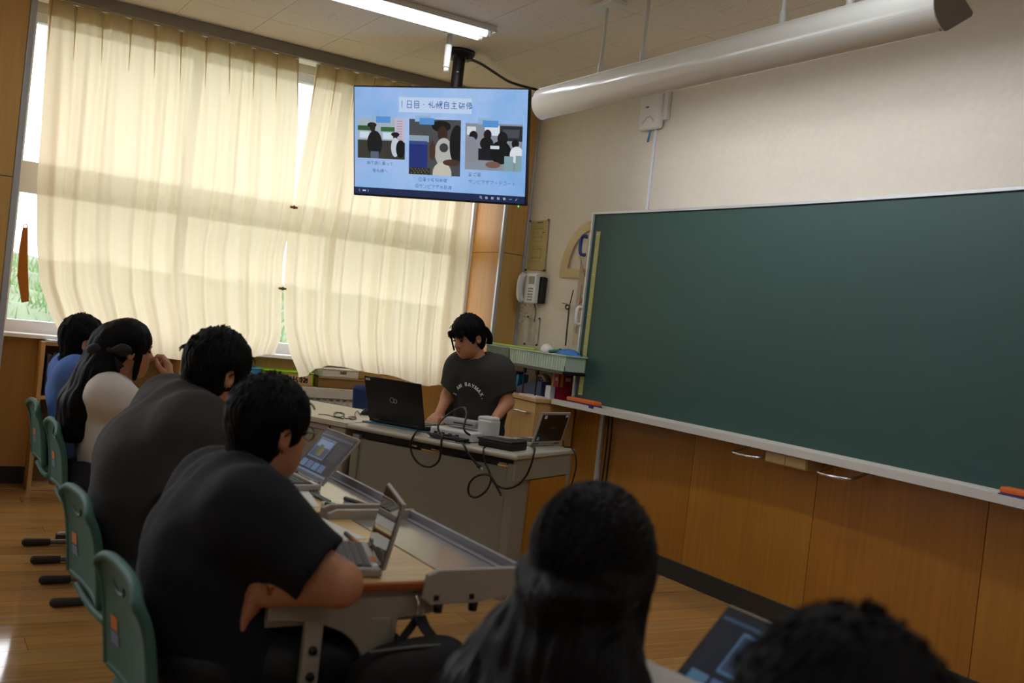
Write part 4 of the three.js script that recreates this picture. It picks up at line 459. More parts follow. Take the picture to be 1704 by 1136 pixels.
{
  const gM = std(0x908d7d, 0.5), top = std(0xb7b1a2, 0.4);
  const t = deskThing('teacher_desk', 'grey steel teacher desk with light rounded top, set at an angle', 'desk'), L = 1.06;
  mk(t, 'top', [bx(-L, 0.005, TY - 0.028, TY, -0.63, -0.006, 0.01), bar([-L + 0.01, TY - 0.014, -0.01], [0, TY - 0.014, -0.01], 0.0142, 0.0142, 14), new THREE.SphereGeometry(0.0142, 12, 8).translate(0, TY - 0.014, -0.01)], top, 'light grey top with rounded edge');
  mk(t, 'front_panel', bx(-L + 0.07, -0.05, 0.04, 0.645, -0.06, -0.045, 0.002), gM); for (const x of [-L + 0.045, -0.03]) mk(t, 'corner_post', bx(x - 0.024, x + 0.024, 0, 0.668, -0.085, -0.035, 0.004), gM); for (const x of [-L + 0.045, -0.03]) mk(t, 'corner_post', bx(x - 0.024, x + 0.024, 0, 0.668, -0.62, -0.575, 0.004), gM);
  mk(t, 'under_frame', bx(-L + 0.02, -0.015, 0.655, 0.693, -0.615, -0.055), M.black); mk(t, 'end_rail', bx(-0.02, -0.004, 0.585, 0.692, -0.62, -0.03, 0.003), gM); mk(t, 'end_panel', bx(-0.035, -0.02, 0.04, 0.6, -0.6, -0.06), gM); mk(t, 'wood_end_panel', uvm(bx(-0.019, -0.006, 0.03, 0.58, -0.575, -0.2), 'y', 0.8), M.panel, 'orange wooden end panel'); mk(t, 'inner_end_panel', bx(-L + 0.02, -L + 0.035, 0.04, 0.66, -0.6, -0.06), gM);
  for (const x of [-0.64, -0.5, -0.09]) mk(t, 'latch', box(0.05, 0.008, 0.006, x, 0.662, -0.05, 0.001), M.steel);
  const s = deskThing('side_desk', 'cream topped drawer desk joined to the teacher desk by the window', 'desk'); mk(s, 'top', bx(-1.95, -L - 0.01, TY - 0.03, TY, -0.7, -0.01, 0.005), std(0xc4bca8, 0.4)); mk(s, 'carcass', bx(-1.94, -L - 0.02, 0.03, TY - 0.03, -0.69, -0.03, 0.003), std(0x9c9486, 0.5)); mk(s, 'panel_strip', bx(-1.93, -L - 0.14, TY - 0.062, TY - 0.034, -0.031, -0.024, 0.002), std(0xa59d90, 0.5)); mk(s, 'corner_strip', bx(-L - 0.11, -L - 0.022, 0.03, TY - 0.034, -0.031, -0.024, 0.002), std(0xa59d90, 0.5)); mk(s, 'front_panel', bx(-1.93, -L - 0.115, 0.04, TY - 0.068, -0.031, -0.025, 0.002), std(0xa09889, 0.5)); mk(s, 'lock', box(0.006, 0.02, 0.004, -L - 0.13, TY - 0.045, -0.022), M.black); mk(s, 'base', bx(-1.9, -L - 0.05, 0, 0.03, -0.65, -0.06), M.black);
}
const place = (x, z, y = TY) => { const [a, b] = tdesk(x, z); return [a, y, b]; };
laptop('teacher_laptop', 'big black laptop seen from behind on a blue mat', place(-0.87, -0.19, TY + 0.008), TT[2] + Math.PI + 0.0, 0.385, 0.26, 0.245, 0.32, { shell: M.lapBlack, extra: (t, lid) => { sticker(lid, 0.165, 0.23, 0.03, 0.012, 0xd8d8d8); mk(lid, 'emblem', [new THREE.TorusGeometry(0.011, 0.0016, 6, 20).translate(-0.011, 0.125, -0.009), new THREE.TorusGeometry(0.014, 0.0016, 6, 20).translate(0.011, 0.128, -0.009)], M.alu, 'silver looped emblem'); mk(lid, 'red_edge', box(0.2, 0.004, 0.008, 0.02, 0.245, -0.003, 0.001), std(0x3a0f1a, 0.4)); } });
one('desk_mat', 'thin blue mat under the big black laptop', 'mat', box(0.46, 0.007, 0.33, 0, 0.0035, 0, 0.002), std(0x4f7f9c, 0.5), place(-0.86, -0.33, TY), TT[2] + 0.02);
laptop('mini_laptop', 'small grey edged laptop with stickers facing sideways on the desk end', place(-0.12, -0.52), TT[2] - Math.PI / 2 - 0.12, 0.265, 0.18, 0.175, 0.26, { shell: std(0xa8a096, 0.4), back: M.lapBlack, extra: (t, lid) => { sticker(lid, 0.09, 0.15, 0.022, 0.018, 0xd8d8d8); sticker(lid, -0.1, 0.155, 0.024, 0.012, 0xd0d0d0); sticker(lid, 0.1, 0.028, 0.02, 0.018, 0x5fb4d8); mk(lid, 'maker_mark', box(0.04, 0.004, 0.001, 0, 0.088, -0.0102), M.greyD); } });
{ const m = deskThing('computer_mouse', 'black mouse behind the cable loops on the side desk', 'mouse'); const p = dl(608, 690); mk(m, 'shell', new THREE.SphereGeometry(1, 18, 10, 0, 6.3, 0, 1.57).scale(0.032, 0.036, 0.055).translate(p[0], TY, p[2] - 0.02), M.blackM); mk(m, 'wheel', bar([p[0] - 0.004, TY + 0.033, p[2] + 0.01], [p[0] + 0.004, TY + 0.033, p[2] + 0.01], 0.006), M.greyD); const q = [[600, 692], [595, 686], [590, 692], [592, 698], [583, 700], [580, 697], [588, 694], [592, 697], [584, 699], [575, 697], [570, 691], [560, 689], [556, 693], [566, 696], [573, 693], [566, 687], [556, 692], [563, 698], [572, 698], [560, 697], [545, 694], [530, 690]].map(([a, b], i) => { const r = dl(a, b); return [r[0], TY + 0.004 + 0.004 * (i % 3), r[2]]; }); mk(m, 'cord', tube(q, 0.0028, 200, 5), M.black); }
{ // white document camera folded on its base
  const t = deskThing('document_camera', 'white document camera with folded arm on the teacher desk', 'camera'), a = dl(737, 722), b = dl(818, 742), m = std(0xd2d2cf, 0.45), x = -0.46, z = -0.2;
  mk(t, 'base', box(0.27, 0.05, 0.21, x, TY + 0.026, z - 0.02, 0.012), m); mk(t, 'arm', (() => { const g = box(0.2, 0.042, 0.075, x - 0.02, TY + 0.082, z - 0.04, 0.018); return g; })(), std(0xa6a7a8, 0.4)); mk(t, 'arm_slot', box(0.12, 0.006, 0.002, x + 0.01, TY + 0.08, z - 0.0015), M.black); mk(t, 'hinge_block', box(0.085, 0.09, 0.1, x + 0.135, TY + 0.075, z - 0.06, 0.014), m); mk(t, 'camera_head', box(0.09, 0.04, 0.085, x + 0.13, TY + 0.115, z - 0.06, 0.012), m);
  for (let i = 0; i < 4; i++) mk(t, 'port', box(0.022, 0.012, 0.003, x - 0.095 + i * 0.045, TY + 0.024, z + 0.0855, 0.001), M.black);
}
{ const t = deskThing('black_drive_box', 'flat black box with cable on the front corner of the desk', 'box'), p = [-0.17, 0, -0.16]; mk(t, 'case', box(0.2, 0.045, 0.15, p[0], TY + 0.023, p[2], 0.006), std(0x0c0c0e, 0.4)); mk(t, 'lid_seam', box(0.201, 0.002, 0.151, p[0], TY + 0.03, p[2]), M.greyD); mk(t, 'label', box(0.1, 0.001, 0.02, p[0] - 0.03, TY + 0.0462, p[2] - 0.04), M.alu); }
{ // cables in front of the desk: the hanging parts lie a little before the edge
  const F = 0.012, Z = (a) => a.map(([x, y, z]) => dz(x, y, z ?? F)), cab = (label, pts, r = 0.0055) => { const t = deskThing('desk_cable', label, 'cable'); mk(t, 'cord', tube(pts, r, 160, 6), M.black); return t; }, up = (px, py, h = 0.006) => { const p = dl(px, py, TY + h); return [p[0], p[1], p[2]]; };
  cab('black cable hanging in a U below the big laptop', [up(712, 715), up(700, 716), ...Z([[690, 722], [684, 735], [684, 750], [692, 766], [705, 775], [718, 776], [730, 766], [734, 745], [735, 728]]), up(738, 722), up(745, 722)]);
  const u = cab('black cable with metal plug dangling off the desk edge', [up(752, 728), up(765, 732), ...Z([[773, 742], [778, 752], [786, 763], [795, 774]])]); const a = dz(795, 774, F), b = dz(800, 778, F), c = dz(804, 781, F); mk(u, 'plug_body', bar(a, b, 0.009), M.black); mk(u, 'plug_tip', bar(b, c, 0.006), M.alu);
  cab('long black cable knotted in a big loop before the front panel', [up(800, 733), up(808, 740), ...Z([[804, 752], [806, 765], [812, 780], [817, 795, 0.02], [814, 808, 0.02], [805, 820, 0.014], [792, 827], [782, 824], [779, 814], [783, 801], [793, 792], [805, 789, 0.02], [815, 791, 0.03], [822, 800, 0.03], [828, 812, 0.02], [834, 825]])]);
  cab('black cable curving from the knot back over the desk corner', [...Z([[833, 822, 0.02], [827, 810, 0.02], [818, 796, 0.022], [822, 803, 0.022], [834, 811], [848, 812], [862, 806], [875, 792], [884, 772], [888, 756]]), up(886, 742, 0.008), up(872, 733, 0.008)]);
  cab('black cable looped over the document camera', [up(822, 735), [-0.36, TY + 0.06, -0.09], [-0.4, TY + 0.14, -0.15], [-0.46, TY + 0.165, -0.2], [-0.52, TY + 0.12, -0.16], [-0.52, TY + 0.06, -0.08], [-0.47, TY + 0.012, -0.06], [-0.4, TY + 0.01, -0.055], [-0.3, TY + 0.01, -0.06]]);
  cab('coiled black cables lying before the document camera', [...Array(26).keys()].map((i) => [-0.47 + 0.11 * Math.cos(i * 0.8) + 0.002 * i, TY + 0.008 + 0.0035 * (i % 5), -0.065 + 0.03 * Math.sin(i * 0.8)]), 0.006);
  cab('thin black power cord falling off the desk end behind the mini laptop', [[-0.08, TY + 0.03, -0.64], [-0.05, TY + 0.006, -0.6], [0.0, TY + 0.006, -0.59], [0.03, TY - 0.02, -0.58], [0.045, TY - 0.08, -0.58], [0.03, TY - 0.2, -0.58], [0.028, 0.3, -0.58], [0.03, 0.01, -0.58], [0.1, 0.008, -0.62]], 0.004);
}
{ // blue office chair behind the desks
  const p = on('x', 0.35, 600, 672), t = thing('office_chair', 'blue office chair behind the side desk', 'chair', [p.x - 0.05, 0, p.z - 0.06], 0.7); const m = std(0x23396f, 0.8);
  mk(t, 'seat', box(0.42, 0.07, 0.42, 0, 0.44, 0, 0.03), m); const bk = box(0.4, 0.3, 0.06, 0, 0, 0, 0.03); mk(t, 'backrest', bk.rotateX(0.15).translate(0, 0.68, -0.2), m); mk(t, 'column', bar([0, 0.08, 0], [0, 0.42, 0], 0.025), M.black); mk(t, 'back_bar', bar([0, 0.42, -0.15], [0, 0.64, -0.23], 0.018), M.black); for (let i = 0; i < 5; i++) { const a = i * 1.2566; mk(t, 'spoke', bar([0, 0.1, 0], [0.26 * Math.cos(a), 0.06, 0.26 * Math.sin(a)], 0.02, 0.014), M.black); mk(t, 'castor', new THREE.SphereGeometry(0.026, 12, 8).translate(0.26 * Math.cos(a), 0.026, 0.26 * Math.sin(a)), M.black); }
}
// ---------- people: distance fields meshed with surface nets ----------
function netMesh(f, lo, hi, cell) {
  const n = [0, 1, 2].map((k) => Math.ceil((hi[k] - lo[k]) / cell) + 1), [nx, ny, nz] = n, F = new Float32Array(nx * ny * nz), id = new Int32Array(nx * ny * nz).fill(-1), P = [], I = [];
  const B = 4, far = 4.1 * cell + 0.009; // blocks far from the surface are filled from one sample
  for (let k0 = 0; k0 < nz; k0 += B) for (let j0 = 0; j0 < ny; j0 += B) for (let i0 = 0; i0 < nx; i0 += B) {
    const c = f(lo[0] + (i0 + 2) * cell, lo[1] + (j0 + 2) * cell, lo[2] + (k0 + 2) * cell), skip = Math.abs(c) > far;
    for (let k = k0; k < Math.min(nz, k0 + B); k++) for (let j = j0; j < Math.min(ny, j0 + B); j++) for (let i = i0; i < Math.min(nx, i0 + B); i++) F[(k * ny + j) * nx + i] = skip ? c : f(lo[0] + i * cell, lo[1] + j * cell, lo[2] + k * cell);
  }
  const at = (i, j, k) => (k * ny + j) * nx + i, E = [[0, 1], [2, 3], [4, 5], [6, 7], [0, 2], [1, 3], [4, 6], [5, 7], [0, 4], [1, 5], [2, 6], [3, 7]];
  for (let k = 0; k < nz - 1; k++) for (let j = 0; j < ny - 1; j++) for (let i = 0; i < nx - 1; i++) {
    const o0 = at(i, j, k), s0 = F[o0] < 0; if (F[o0 + 1] < 0 === s0 && F[o0 + nx] < 0 === s0 && F[o0 + nx + 1] < 0 === s0 && F[o0 + nx * ny] < 0 === s0 && F[o0 + nx * ny + 1] < 0 === s0 && F[o0 + nx * ny + nx] < 0 === s0 && F[o0 + nx * ny + nx + 1] < 0 === s0) continue;
    const v = []; let m = 0; for (let c = 0; c < 8; c++) { v[c] = F[at(i + (c & 1), j + (c >> 1 & 1), k + (c >> 2))]; if (v[c] < 0) m |= 1 << c; } if (m === 0 || m === 255) continue;
    let x = 0, y = 0, z = 0, w = 0; for (const [a, b] of E) if ((v[a] < 0) !== (v[b] < 0)) { const t = v[a] / (v[a] - v[b]); x += (a & 1) + ((b & 1) - (a & 1)) * t; y += (a >> 1 & 1) + ((b >> 1 & 1) - (a >> 1 & 1)) * t; z += (a >> 2) + ((b >> 2) - (a >> 2)) * t; w++; }
    id[at(i, j, k)] = P.length / 3; P.push(lo[0] + (i + x / w) * cell, lo[1] + (j + y / w) * cell, lo[2] + (k + z / w) * cell);
  }
  const quad = (a, b, c, d, flip) => { if (a < 0 || b < 0 || c < 0 || d < 0) return; flip ? I.push(a, c, b, a, d, c) : I.push(a, b, c, a, c, d); };
  for (let k = 1; k < nz - 1; k++) for (let j = 1; j < ny - 1; j++) for (let i = 1; i < nx - 1; i++) {
    const s = F[at(i, j, k)] < 0;
    if (s !== F[at(i + 1, j, k)] < 0) quad(id[at(i, j - 1, k - 1)], id[at(i, j, k - 1)], id[at(i, j, k)], id[at(i, j - 1, k)], !s);
    if (s !== F[at(i, j + 1, k)] < 0) quad(id[at(i - 1, j, k - 1)], id[at(i - 1, j, k)], id[at(i, j, k)], id[at(i, j, k - 1)], !s);
    if (s !== F[at(i, j, k + 1)] < 0) quad(id[at(i - 1, j - 1, k)], id[at(i, j - 1, k)], id[at(i, j, k)], id[at(i - 1, j, k)], !s);
  }
  const g = new THREE.BufferGeometry(); g.setAttribute('position', new THREE.Float32BufferAttribute(P, 3)); g.setIndex(I); g.computeVertexNormals();
  g.setAttribute('uv', new THREE.Float32BufferAttribute(new Float32Array(P.length / 3 * 2), 2)); return g;
}
const smin = (a, b, k) => { const h = Math.max(k - Math.abs(a - b), 0) / k; return Math.min(a, b) - h * h * k * 0.25; };
const smax = (a, b, k) => -smin(-a, -b, k);
// tapered capsule as a closure with precomputed axis
function cap(a, b, r1, r2 = r1) { const [ax, ay, az] = a, dx = b[0] - ax, dy = b[1] - ay, dz = b[2] - az, l2 = dx * dx + dy * dy + dz * dz || 1e-9; return (x, y, z) => { const px = x - ax, py = y - ay, pz = z - az; let t = (px * dx + py * dy + pz * dz) / l2; t = t < 0 ? 0 : t > 1 ? 1 : t; const qx = px - dx * t, qy = py - dy * t, qz = pz - dz * t; return Math.sqrt(qx * qx + qy * qy + qz * qz) - (r1 + (r2 - r1) * t); }; }
const ell = (c, r) => { const m = Math.min(...r); return (x, y, z) => { const a = (x - c[0]) / r[0], b = (y - c[1]) / r[1], d = (z - c[2]) / r[2], k = Math.sqrt(a * a + b * b + d * d); return (k - 1) * m * (k > 1 ? Math.min(1.6, 1 + (k - 1) * 0.3) : 1); }; };
const uni = (list, k) => (x, y, z) => { let d = list[0](x, y, z); for (let i = 1; i < list.length; i++) d = smin(d, list[i](x, y, z), k); return d; };
const bounds = (pts, m) => [[0, 1, 2].map((k) => Math.min(...pts.map((p) => p[k])) - m), [0, 1, 2].map((k) => Math.max(...pts.map((p) => p[k])) + m)];
const mix3 = (a, b, t) => a.map((v, i) => v + (b[i] - v) * t), sub3 = (a, b) => a.map((v, i) => v - b[i]), add3 = (a, b) => a.map((v, i) => v + b[i]), len3 = (a) => Math.hypot(...a), nrm = (a) => a.map((v) => v / (len3(a) || 1)), dot3 = (a, b) => a[0] * b[0] + a[1] * b[1] + a[2] * b[2], cross3 = (a, b) => [a[1] * b[2] - a[2] * b[1], a[2] * b[0] - a[0] * b[2], a[0] * b[1] - a[1] * b[0]];
// head in its own frame: centre between the ears, face towards -z
const headF = (() => { const sk = ell([0, 0.028, 0.012], [0.074, 0.092, 0.092]), ch = ell([0, -0.04, -0.025], [0.062, 0.072, 0.066]), jaw = ell([0, -0.075, -0.04], [0.045, 0.04, 0.045]), chin = ell([0, -0.098, -0.062], [0.022, 0.017, 0.018]), nose = cap([0, 0.008, -0.086], [0, -0.028, -0.1], 0.008, 0.0125), nl = cap([-0.012, -0.031, -0.09], [0.012, -0.031, -0.09], 0.009), lipU = cap([-0.017, -0.062, -0.083], [0.017, -0.062, -0.083], 0.0068), lipL = cap([-0.013, -0.071, -0.081], [0.013, -0.071, -0.081], 0.0075), brow = cap([-0.038, 0.022, -0.076], [0.038, 0.022, -0.076], 0.011), mouth = cap([-0.018, -0.0665, -0.09], [0.018, -0.0665, -0.09], 0.0022);
  const neck = cap([0, -0.04, 0.025], [0, -0.13, 0.03], 0.05, 0.05), ears = [-1, 1].map((s) => ell([s * 0.078, -0.012, 0.012], [0.011, 0.031, 0.019])), cn = [-1, 1].map((s) => ell([s * 0.083, -0.01, 0.008], [0.008, 0.016, 0.009])), eyes = [-1, 1].map((s) => ell([s * 0.031, 0.003, -0.092], [0.02, 0.012, 0.016]));
  return (x, y, z) => { let d = smin(sk(x, y, z), ch(x, y, z), 0.035); d = smin(d, jaw(x, y, z), 0.03); d = smin(d, chin(x, y, z), 0.02); d = smin(d, brow(x, y, z), 0.014); d = smin(d, nose(x, y, z), 0.012); d = smin(d, nl(x, y, z), 0.009); d = smin(d, neck(x, y, z), 0.03); for (const e of eyes) d = smax(d, -e(x, y, z), 0.012); d = smin(d, lipU(x, y, z), 0.006); d = smin(d, lipL(x, y, z), 0.006); d = Math.max(d, -mouth(x, y, z)); for (let i = 0; i < 2; i++) { d = smin(d, ears[i](x, y, z), 0.008); d = smax(d, -cn[i](x, y, z), 0.005); } return d; }; })();
let headGeo; const headGeometry = () => (headGeo ??= netMesh(headF, [-0.11, -0.17, -0.13], [0.11, 0.14, 0.13], 0.0036));
// hand: wrist at origin, fingers along -z, palm facing -y, thumb on +x (side = 1) or -x
const handCache = {};
function handGeometry(curl, spread, side) {
  const key = [curl, spread, side].join(); if (handCache[key]) return handCache[key];
  const list = [ell([0, -0.002, -0.045], [0.037, 0.015, 0.048]), cap([0, 0, 0.02], [0, 0, -0.02], 0.024, 0.022)], pts = [[0, 0, 0.03]], fin = [];
  const lens = [0.068, 0.076, 0.071, 0.056], xs = [0.026, 0.009, -0.009, -0.026];
  for (let i = 0; i < 4; i++) { let p = [xs[i], 0, -0.08 + 0.004 * Math.abs(i - 1)], a = 0.15 + curl * 0.45; const sp = xs[i] * spread * 9; const ch = []; let q = [xs[i] * 0.7, 0, -0.05]; ch.push(cap(q, p, 0.0098, 0.0095)); for (let s = 0; s < 3; s++) { const L = lens[i] * [0.45, 0.3, 0.25][s]; const d = [Math.sin(sp) * Math.cos(a), -Math.sin(a), -Math.cos(a) * Math.cos(sp)]; const n = p.map((v, k) => v + d[k] * L); ch.push(cap(p, n, 0.0092 - s * 0.0009, 0.0085 - s * 0.0011)); p = n; pts.push(n); a += 0.2 + curl * 0.75; } fin.push(uni(ch, 0.004)); }
  const th = [[0.022, -0.004, -0.018], [0.044, -0.012, -0.042], [0.054, -0.018 - curl * 0.01, -0.068], [0.052 - curl * 0.012, -0.024 - curl * 0.014, -0.092]]; fin.push(uni([cap(th[0], th[1], 0.013, 0.0115), cap(th[1], th[2], 0.011, 0.0095), cap(th[2], th[3], 0.0095, 0.0078)], 0.005)); pts.push(...th);
  const palm = uni(list, 0.02), f = (x, y, z) => { let d = palm(x, y, z); for (const q of fin) d = smin(d, q(x, y, z), 0.005); return d; }, [lo, hi] = bounds([...pts, [-0.04, 0, 0], [0.04, 0, 0]], 0.025), g = netMesh(f, lo, hi, 0.0034);
  if (side < 0) { g.scale(-1, 1, 1); const ix = g.index.array; for (let i = 0; i < ix.length; i += 3) { const s = ix[i]; ix[i] = ix[i + 1]; ix[i + 1] = s; } g.computeVertexNormals(); }
  return (handCache[key] = g);
}
const frameM = (o, z, y) => { z = nrm(z); let x = nrm(cross3(y, z)); y = cross3(z, x); return new THREE.Matrix4().set(x[0], y[0], z[0], o[0], x[1], y[1], z[1], o[1], x[2], y[2], z[2], o[2], 0, 0, 0, 1); };
/* J: joints in the person's own frame (base on the floor, facing -z, right hand on +x) */
let lastShirt;
function person(label, pos, ry, J, o) {
  const t = thing('person', label, 'person', pos, ry), g = o.girth ?? 1, S = ['L', 'R'], sg = { L: -1, R: 1 };
  const hm = new THREE.Matrix4().compose(V(...J.head), new THREE.Quaternion().setFromEuler(new THREE.Euler(o.head[0], o.head[1], o.head[2], 'YXZ')), V(1, 1, 1).multiplyScalar(o.headScale ?? 0.97));
  const nb = V(0, -0.09, 0.028).applyMatrix4(hm).toArray();
  const torso = (e) => { const w = 0.062 * g, L = []; for (const s of [-1, 1]) L.push(cap([J.pelvis[0] + s * w, J.pelvis[1], J.pelvis[2]], [J.waist[0] + s * w * 0.85, J.waist[1], J.waist[2]], 0.105 * g + e, 0.098 * g + e), cap([J.waist[0] + s * w * 0.85, J.waist[1], J.waist[2]], [J.chest[0] + s * w, J.chest[1], J.chest[2]], 0.098 * g + e, 0.1 * g + e)); L.push(cap(mix3(J.shL, J.shR, 0.1), mix3(J.shL, J.shR, 0.9), 0.056 * g + e)); L.push(cap(J.chest, mix3(J.shL, J.shR, 0.5), 0.09 * g + e, 0.07 * g + e)); for (const s of S) { const m = mix3(J.shL, J.shR, 0.5); L.push(cap(mix3(m, nb, 0.35), mix3(m, J['sh' + s], 0.85), 0.045 * g + e * 0.6, 0.05 * g + e)); L.push(cap(J['sh' + s], mix3(J.chest, J['sh' + s], 0.35), 0.05 * g + e, 0.08 * g + e)); } return L; };
  const armR = o.arm ?? 1, arm = (s, e) => [cap(J['sh' + s], J['el' + s], 0.05 * armR + e, 0.041 * armR + e)], fore = (s, e) => [cap(J['el' + s], J['wr' + s], 0.041 * armR + e, 0.026 * armR + e)];
  const neck = (e) => cap(mix3(J.shL, J.shR, 0.5), nb, 0.056 + e, 0.05 + e), leg = (s, e) => [cap(J['hip' + s], J['kn' + s], 0.078 * g + e, 0.056 + e), cap(J['kn' + s], J['an' + s], 0.053 + e, 0.037 + e)];
  const all = Object.values(J), [lo, hi] = bounds(all, 0.2), skin = o.skin ?? M.skin;
  const parts = [...torso(0), ...arm('L', 0), ...arm('R', 0), ...fore('L', 0), ...fore('R', 0), neck(0), ...leg('L', 0), ...leg('R', 0)], body = netMesh(uni(parts, 0.03), lo, [hi[0], Math.min(hi[1], J.head[1] + 0.02), hi[2]], 0.012);
  const hands = S.map((s) => { const h = o['hand' + s] ?? {}, f = h.dir ?? sub3(J['wr' + s], J['el' + s]), gg = handGeometry(h.curl ?? 0.5, h.spread ?? 0.3, h.thumb ?? -sg[s]).clone(); return gg.applyMatrix4(frameM(J['wr' + s], nrm(f).map((v) => -v), h.up ?? [0, 1, 0])); });
  mk(t, 'body', [body, headGeometry().clone().applyMatrix4(hm), ...hands], skin);
  // face
  const hd = new THREE.Group(); hd.name = 'face'; hd.applyMatrix4(hm); t.add(hd);
  for (const s of [-1, 1]) { mk(hd, 'eye', new THREE.SphereGeometry(0.011, 14, 10).scale(1.25, 0.55, 0.7).translate(s * 0.031, 0.0, -0.0795), std(0x1a1210, 0.3)); mk(hd, 'eyebrow', tube([[s * 0.014, 0.021, -0.0885], [s * 0.03, 0.026, -0.0865], [s * 0.046, 0.021, -0.0765]], 0.0034, 10, 5), M.hair); }
  mk(hd, 'lips', [cap2(-0.017, -0.0625, -0.0885, 0.0042), cap2(-0.014, -0.071, -0.0865, 0.0048)], std(0x94503f, 0.5));
  if (o.glasses) { const gm = std(0x101010, 0.3); mk(hd, 'glasses', [...[-1, 1].map((s) => new THREE.TorusGeometry(0.022, 0.002, 6, 22).scale(1, 0.78, 1).translate(s * 0.032, 0.0, -0.096)), bar([-0.008, 0.004, -0.097], [0.008, 0.004, -0.097], 0.002), ...[-1, 1].map((s) => tube([[s * 0.056, 0.004, -0.095], [s * 0.075, 0.006, -0.07], [s * 0.084, 0.006, -0.01], [s * 0.084, -0.012, 0.02]], 0.0022, 14, 5))], gm, 'thin dark glasses'); }
  // clothes
  const wr = (x, y, z, d) => Math.abs(d) > 0.03 ? 0 : o.fold * (0.5 * Math.sin(y * 34 + 7 * Math.sin(x * 9 + z * 5)) + 0.8 * IN.noise(x * 9, y * 13, z * 9) + 0.5 * IN.noise(x * 21, y * 26, z * 21));
  const slv = {}; for (const s of S) slv[s] = mix3(J['sh' + s], J['el' + s], o.sleeve ?? 0.72);
  const ce = o.loose ?? 0.014, tf = uni(torso(ce), 0.08), af = S.map((s) => { const c = cap(J['sh' + s], slv[s], 0.058 * armR + ce, 0.055 * armR + ce + 0.004), d = nrm(sub3(J['el' + s], J['sh' + s])), e = slv[s], hole = cap(mix3(J['sh' + s], J['el' + s], 0.3), J['el' + s], 0.0565 * armR, 0.05 * armR + 0.004); return (x, y, z) => Math.max(Math.max(c(x, y, z), (x - e[0]) * d[0] + (y - e[1]) * d[1] + (z - e[2]) * d[2]), -hole(x, y, z)); });
  const nk = cap(mix3(J.shL, J.shR, 0.5), nb, 0.064, 0.07), hem = o.hem ?? 0.47, nUp = add3(mix3(J.shL, J.shR, 0.5), [0, 0.018, 0]), nd = nrm(sub3(nb, mix3(J.shL, J.shR, 0.5)));
  const shirtF = (x, y, z) => { let d = smin(smin(tf(x, y, z), af[0](x, y, z), 0.075), af[1](x, y, z), 0.075); d += wr(x, y, z, d); d = Math.max(d, hem - y); d = smax(d, -Math.max(nk(x, y, z), -((x - nUp[0]) * nd[0] + (y - nUp[1]) * nd[1] + (z - nUp[2]) * nd[2])), 0.01); return d; };
  const sp = [J.pelvis, J.chest, J.shL, J.shR, J.elL, J.elR, J.waist], [slo, shi] = bounds(sp, 0.2); mk(t, 'shirt', netMesh(shirtF, slo, shi, 0.009), o.shirt, o.shirtLabel);
  const lf = uni([...leg('L', 0.012), ...leg('R', 0.012), cap(J.hipL, J.hipR, 0.1 * g)], 0.03), la = [J.hipL, J.hipR, J.knL, J.knR, J.anL, J.anR], [plo, phi] = bounds(la, 0.14), cut = Math.min(J.anL[1], J.anR[1]) - 0.02; mk(t, 'trousers', netMesh((x, y, z) => { const d = lf(x, y, z); return Math.max(d + 0.6 * wr(x, y, z, d), cut - y); }, plo, phi, 0.013), o.trousers ?? M.blackM);
  for (const s of S) { const a = J['an' + s], toe = o.toe ?? [0, 0, -0.16]; mk(t, 'shoe', netMesh(uni([cap([a[0], 0.045, a[2] + 0.04], [a[0] + toe[0], 0.036, a[2] + toe[2]], 0.044, 0.035), cap([a[0], 0.05, a[2]], [a[0], 0.085, a[2]], 0.042)], 0.03), [a[0] - 0.12, -0.01, a[2] - 0.28], [a[0] + 0.12, 0.15, a[2] + 0.16], 0.012).translate(0, 0.004, 0), std(0xcfcfcf, 0.7)); }
  if (o.hairStyle) o.hairStyle(t, hm, J); lastShirt = shirtF;
  return t;
}
const cap2 = (x, y, z, r) => tube([[x, y, z + 0.004], [x * 0.5, y + 0.001, z - 0.001], [0, y, z - 0.002], [-x * 0.5, y + 0.001, z - 0.001], [-x, y, z + 0.004]], r, 12, 6);
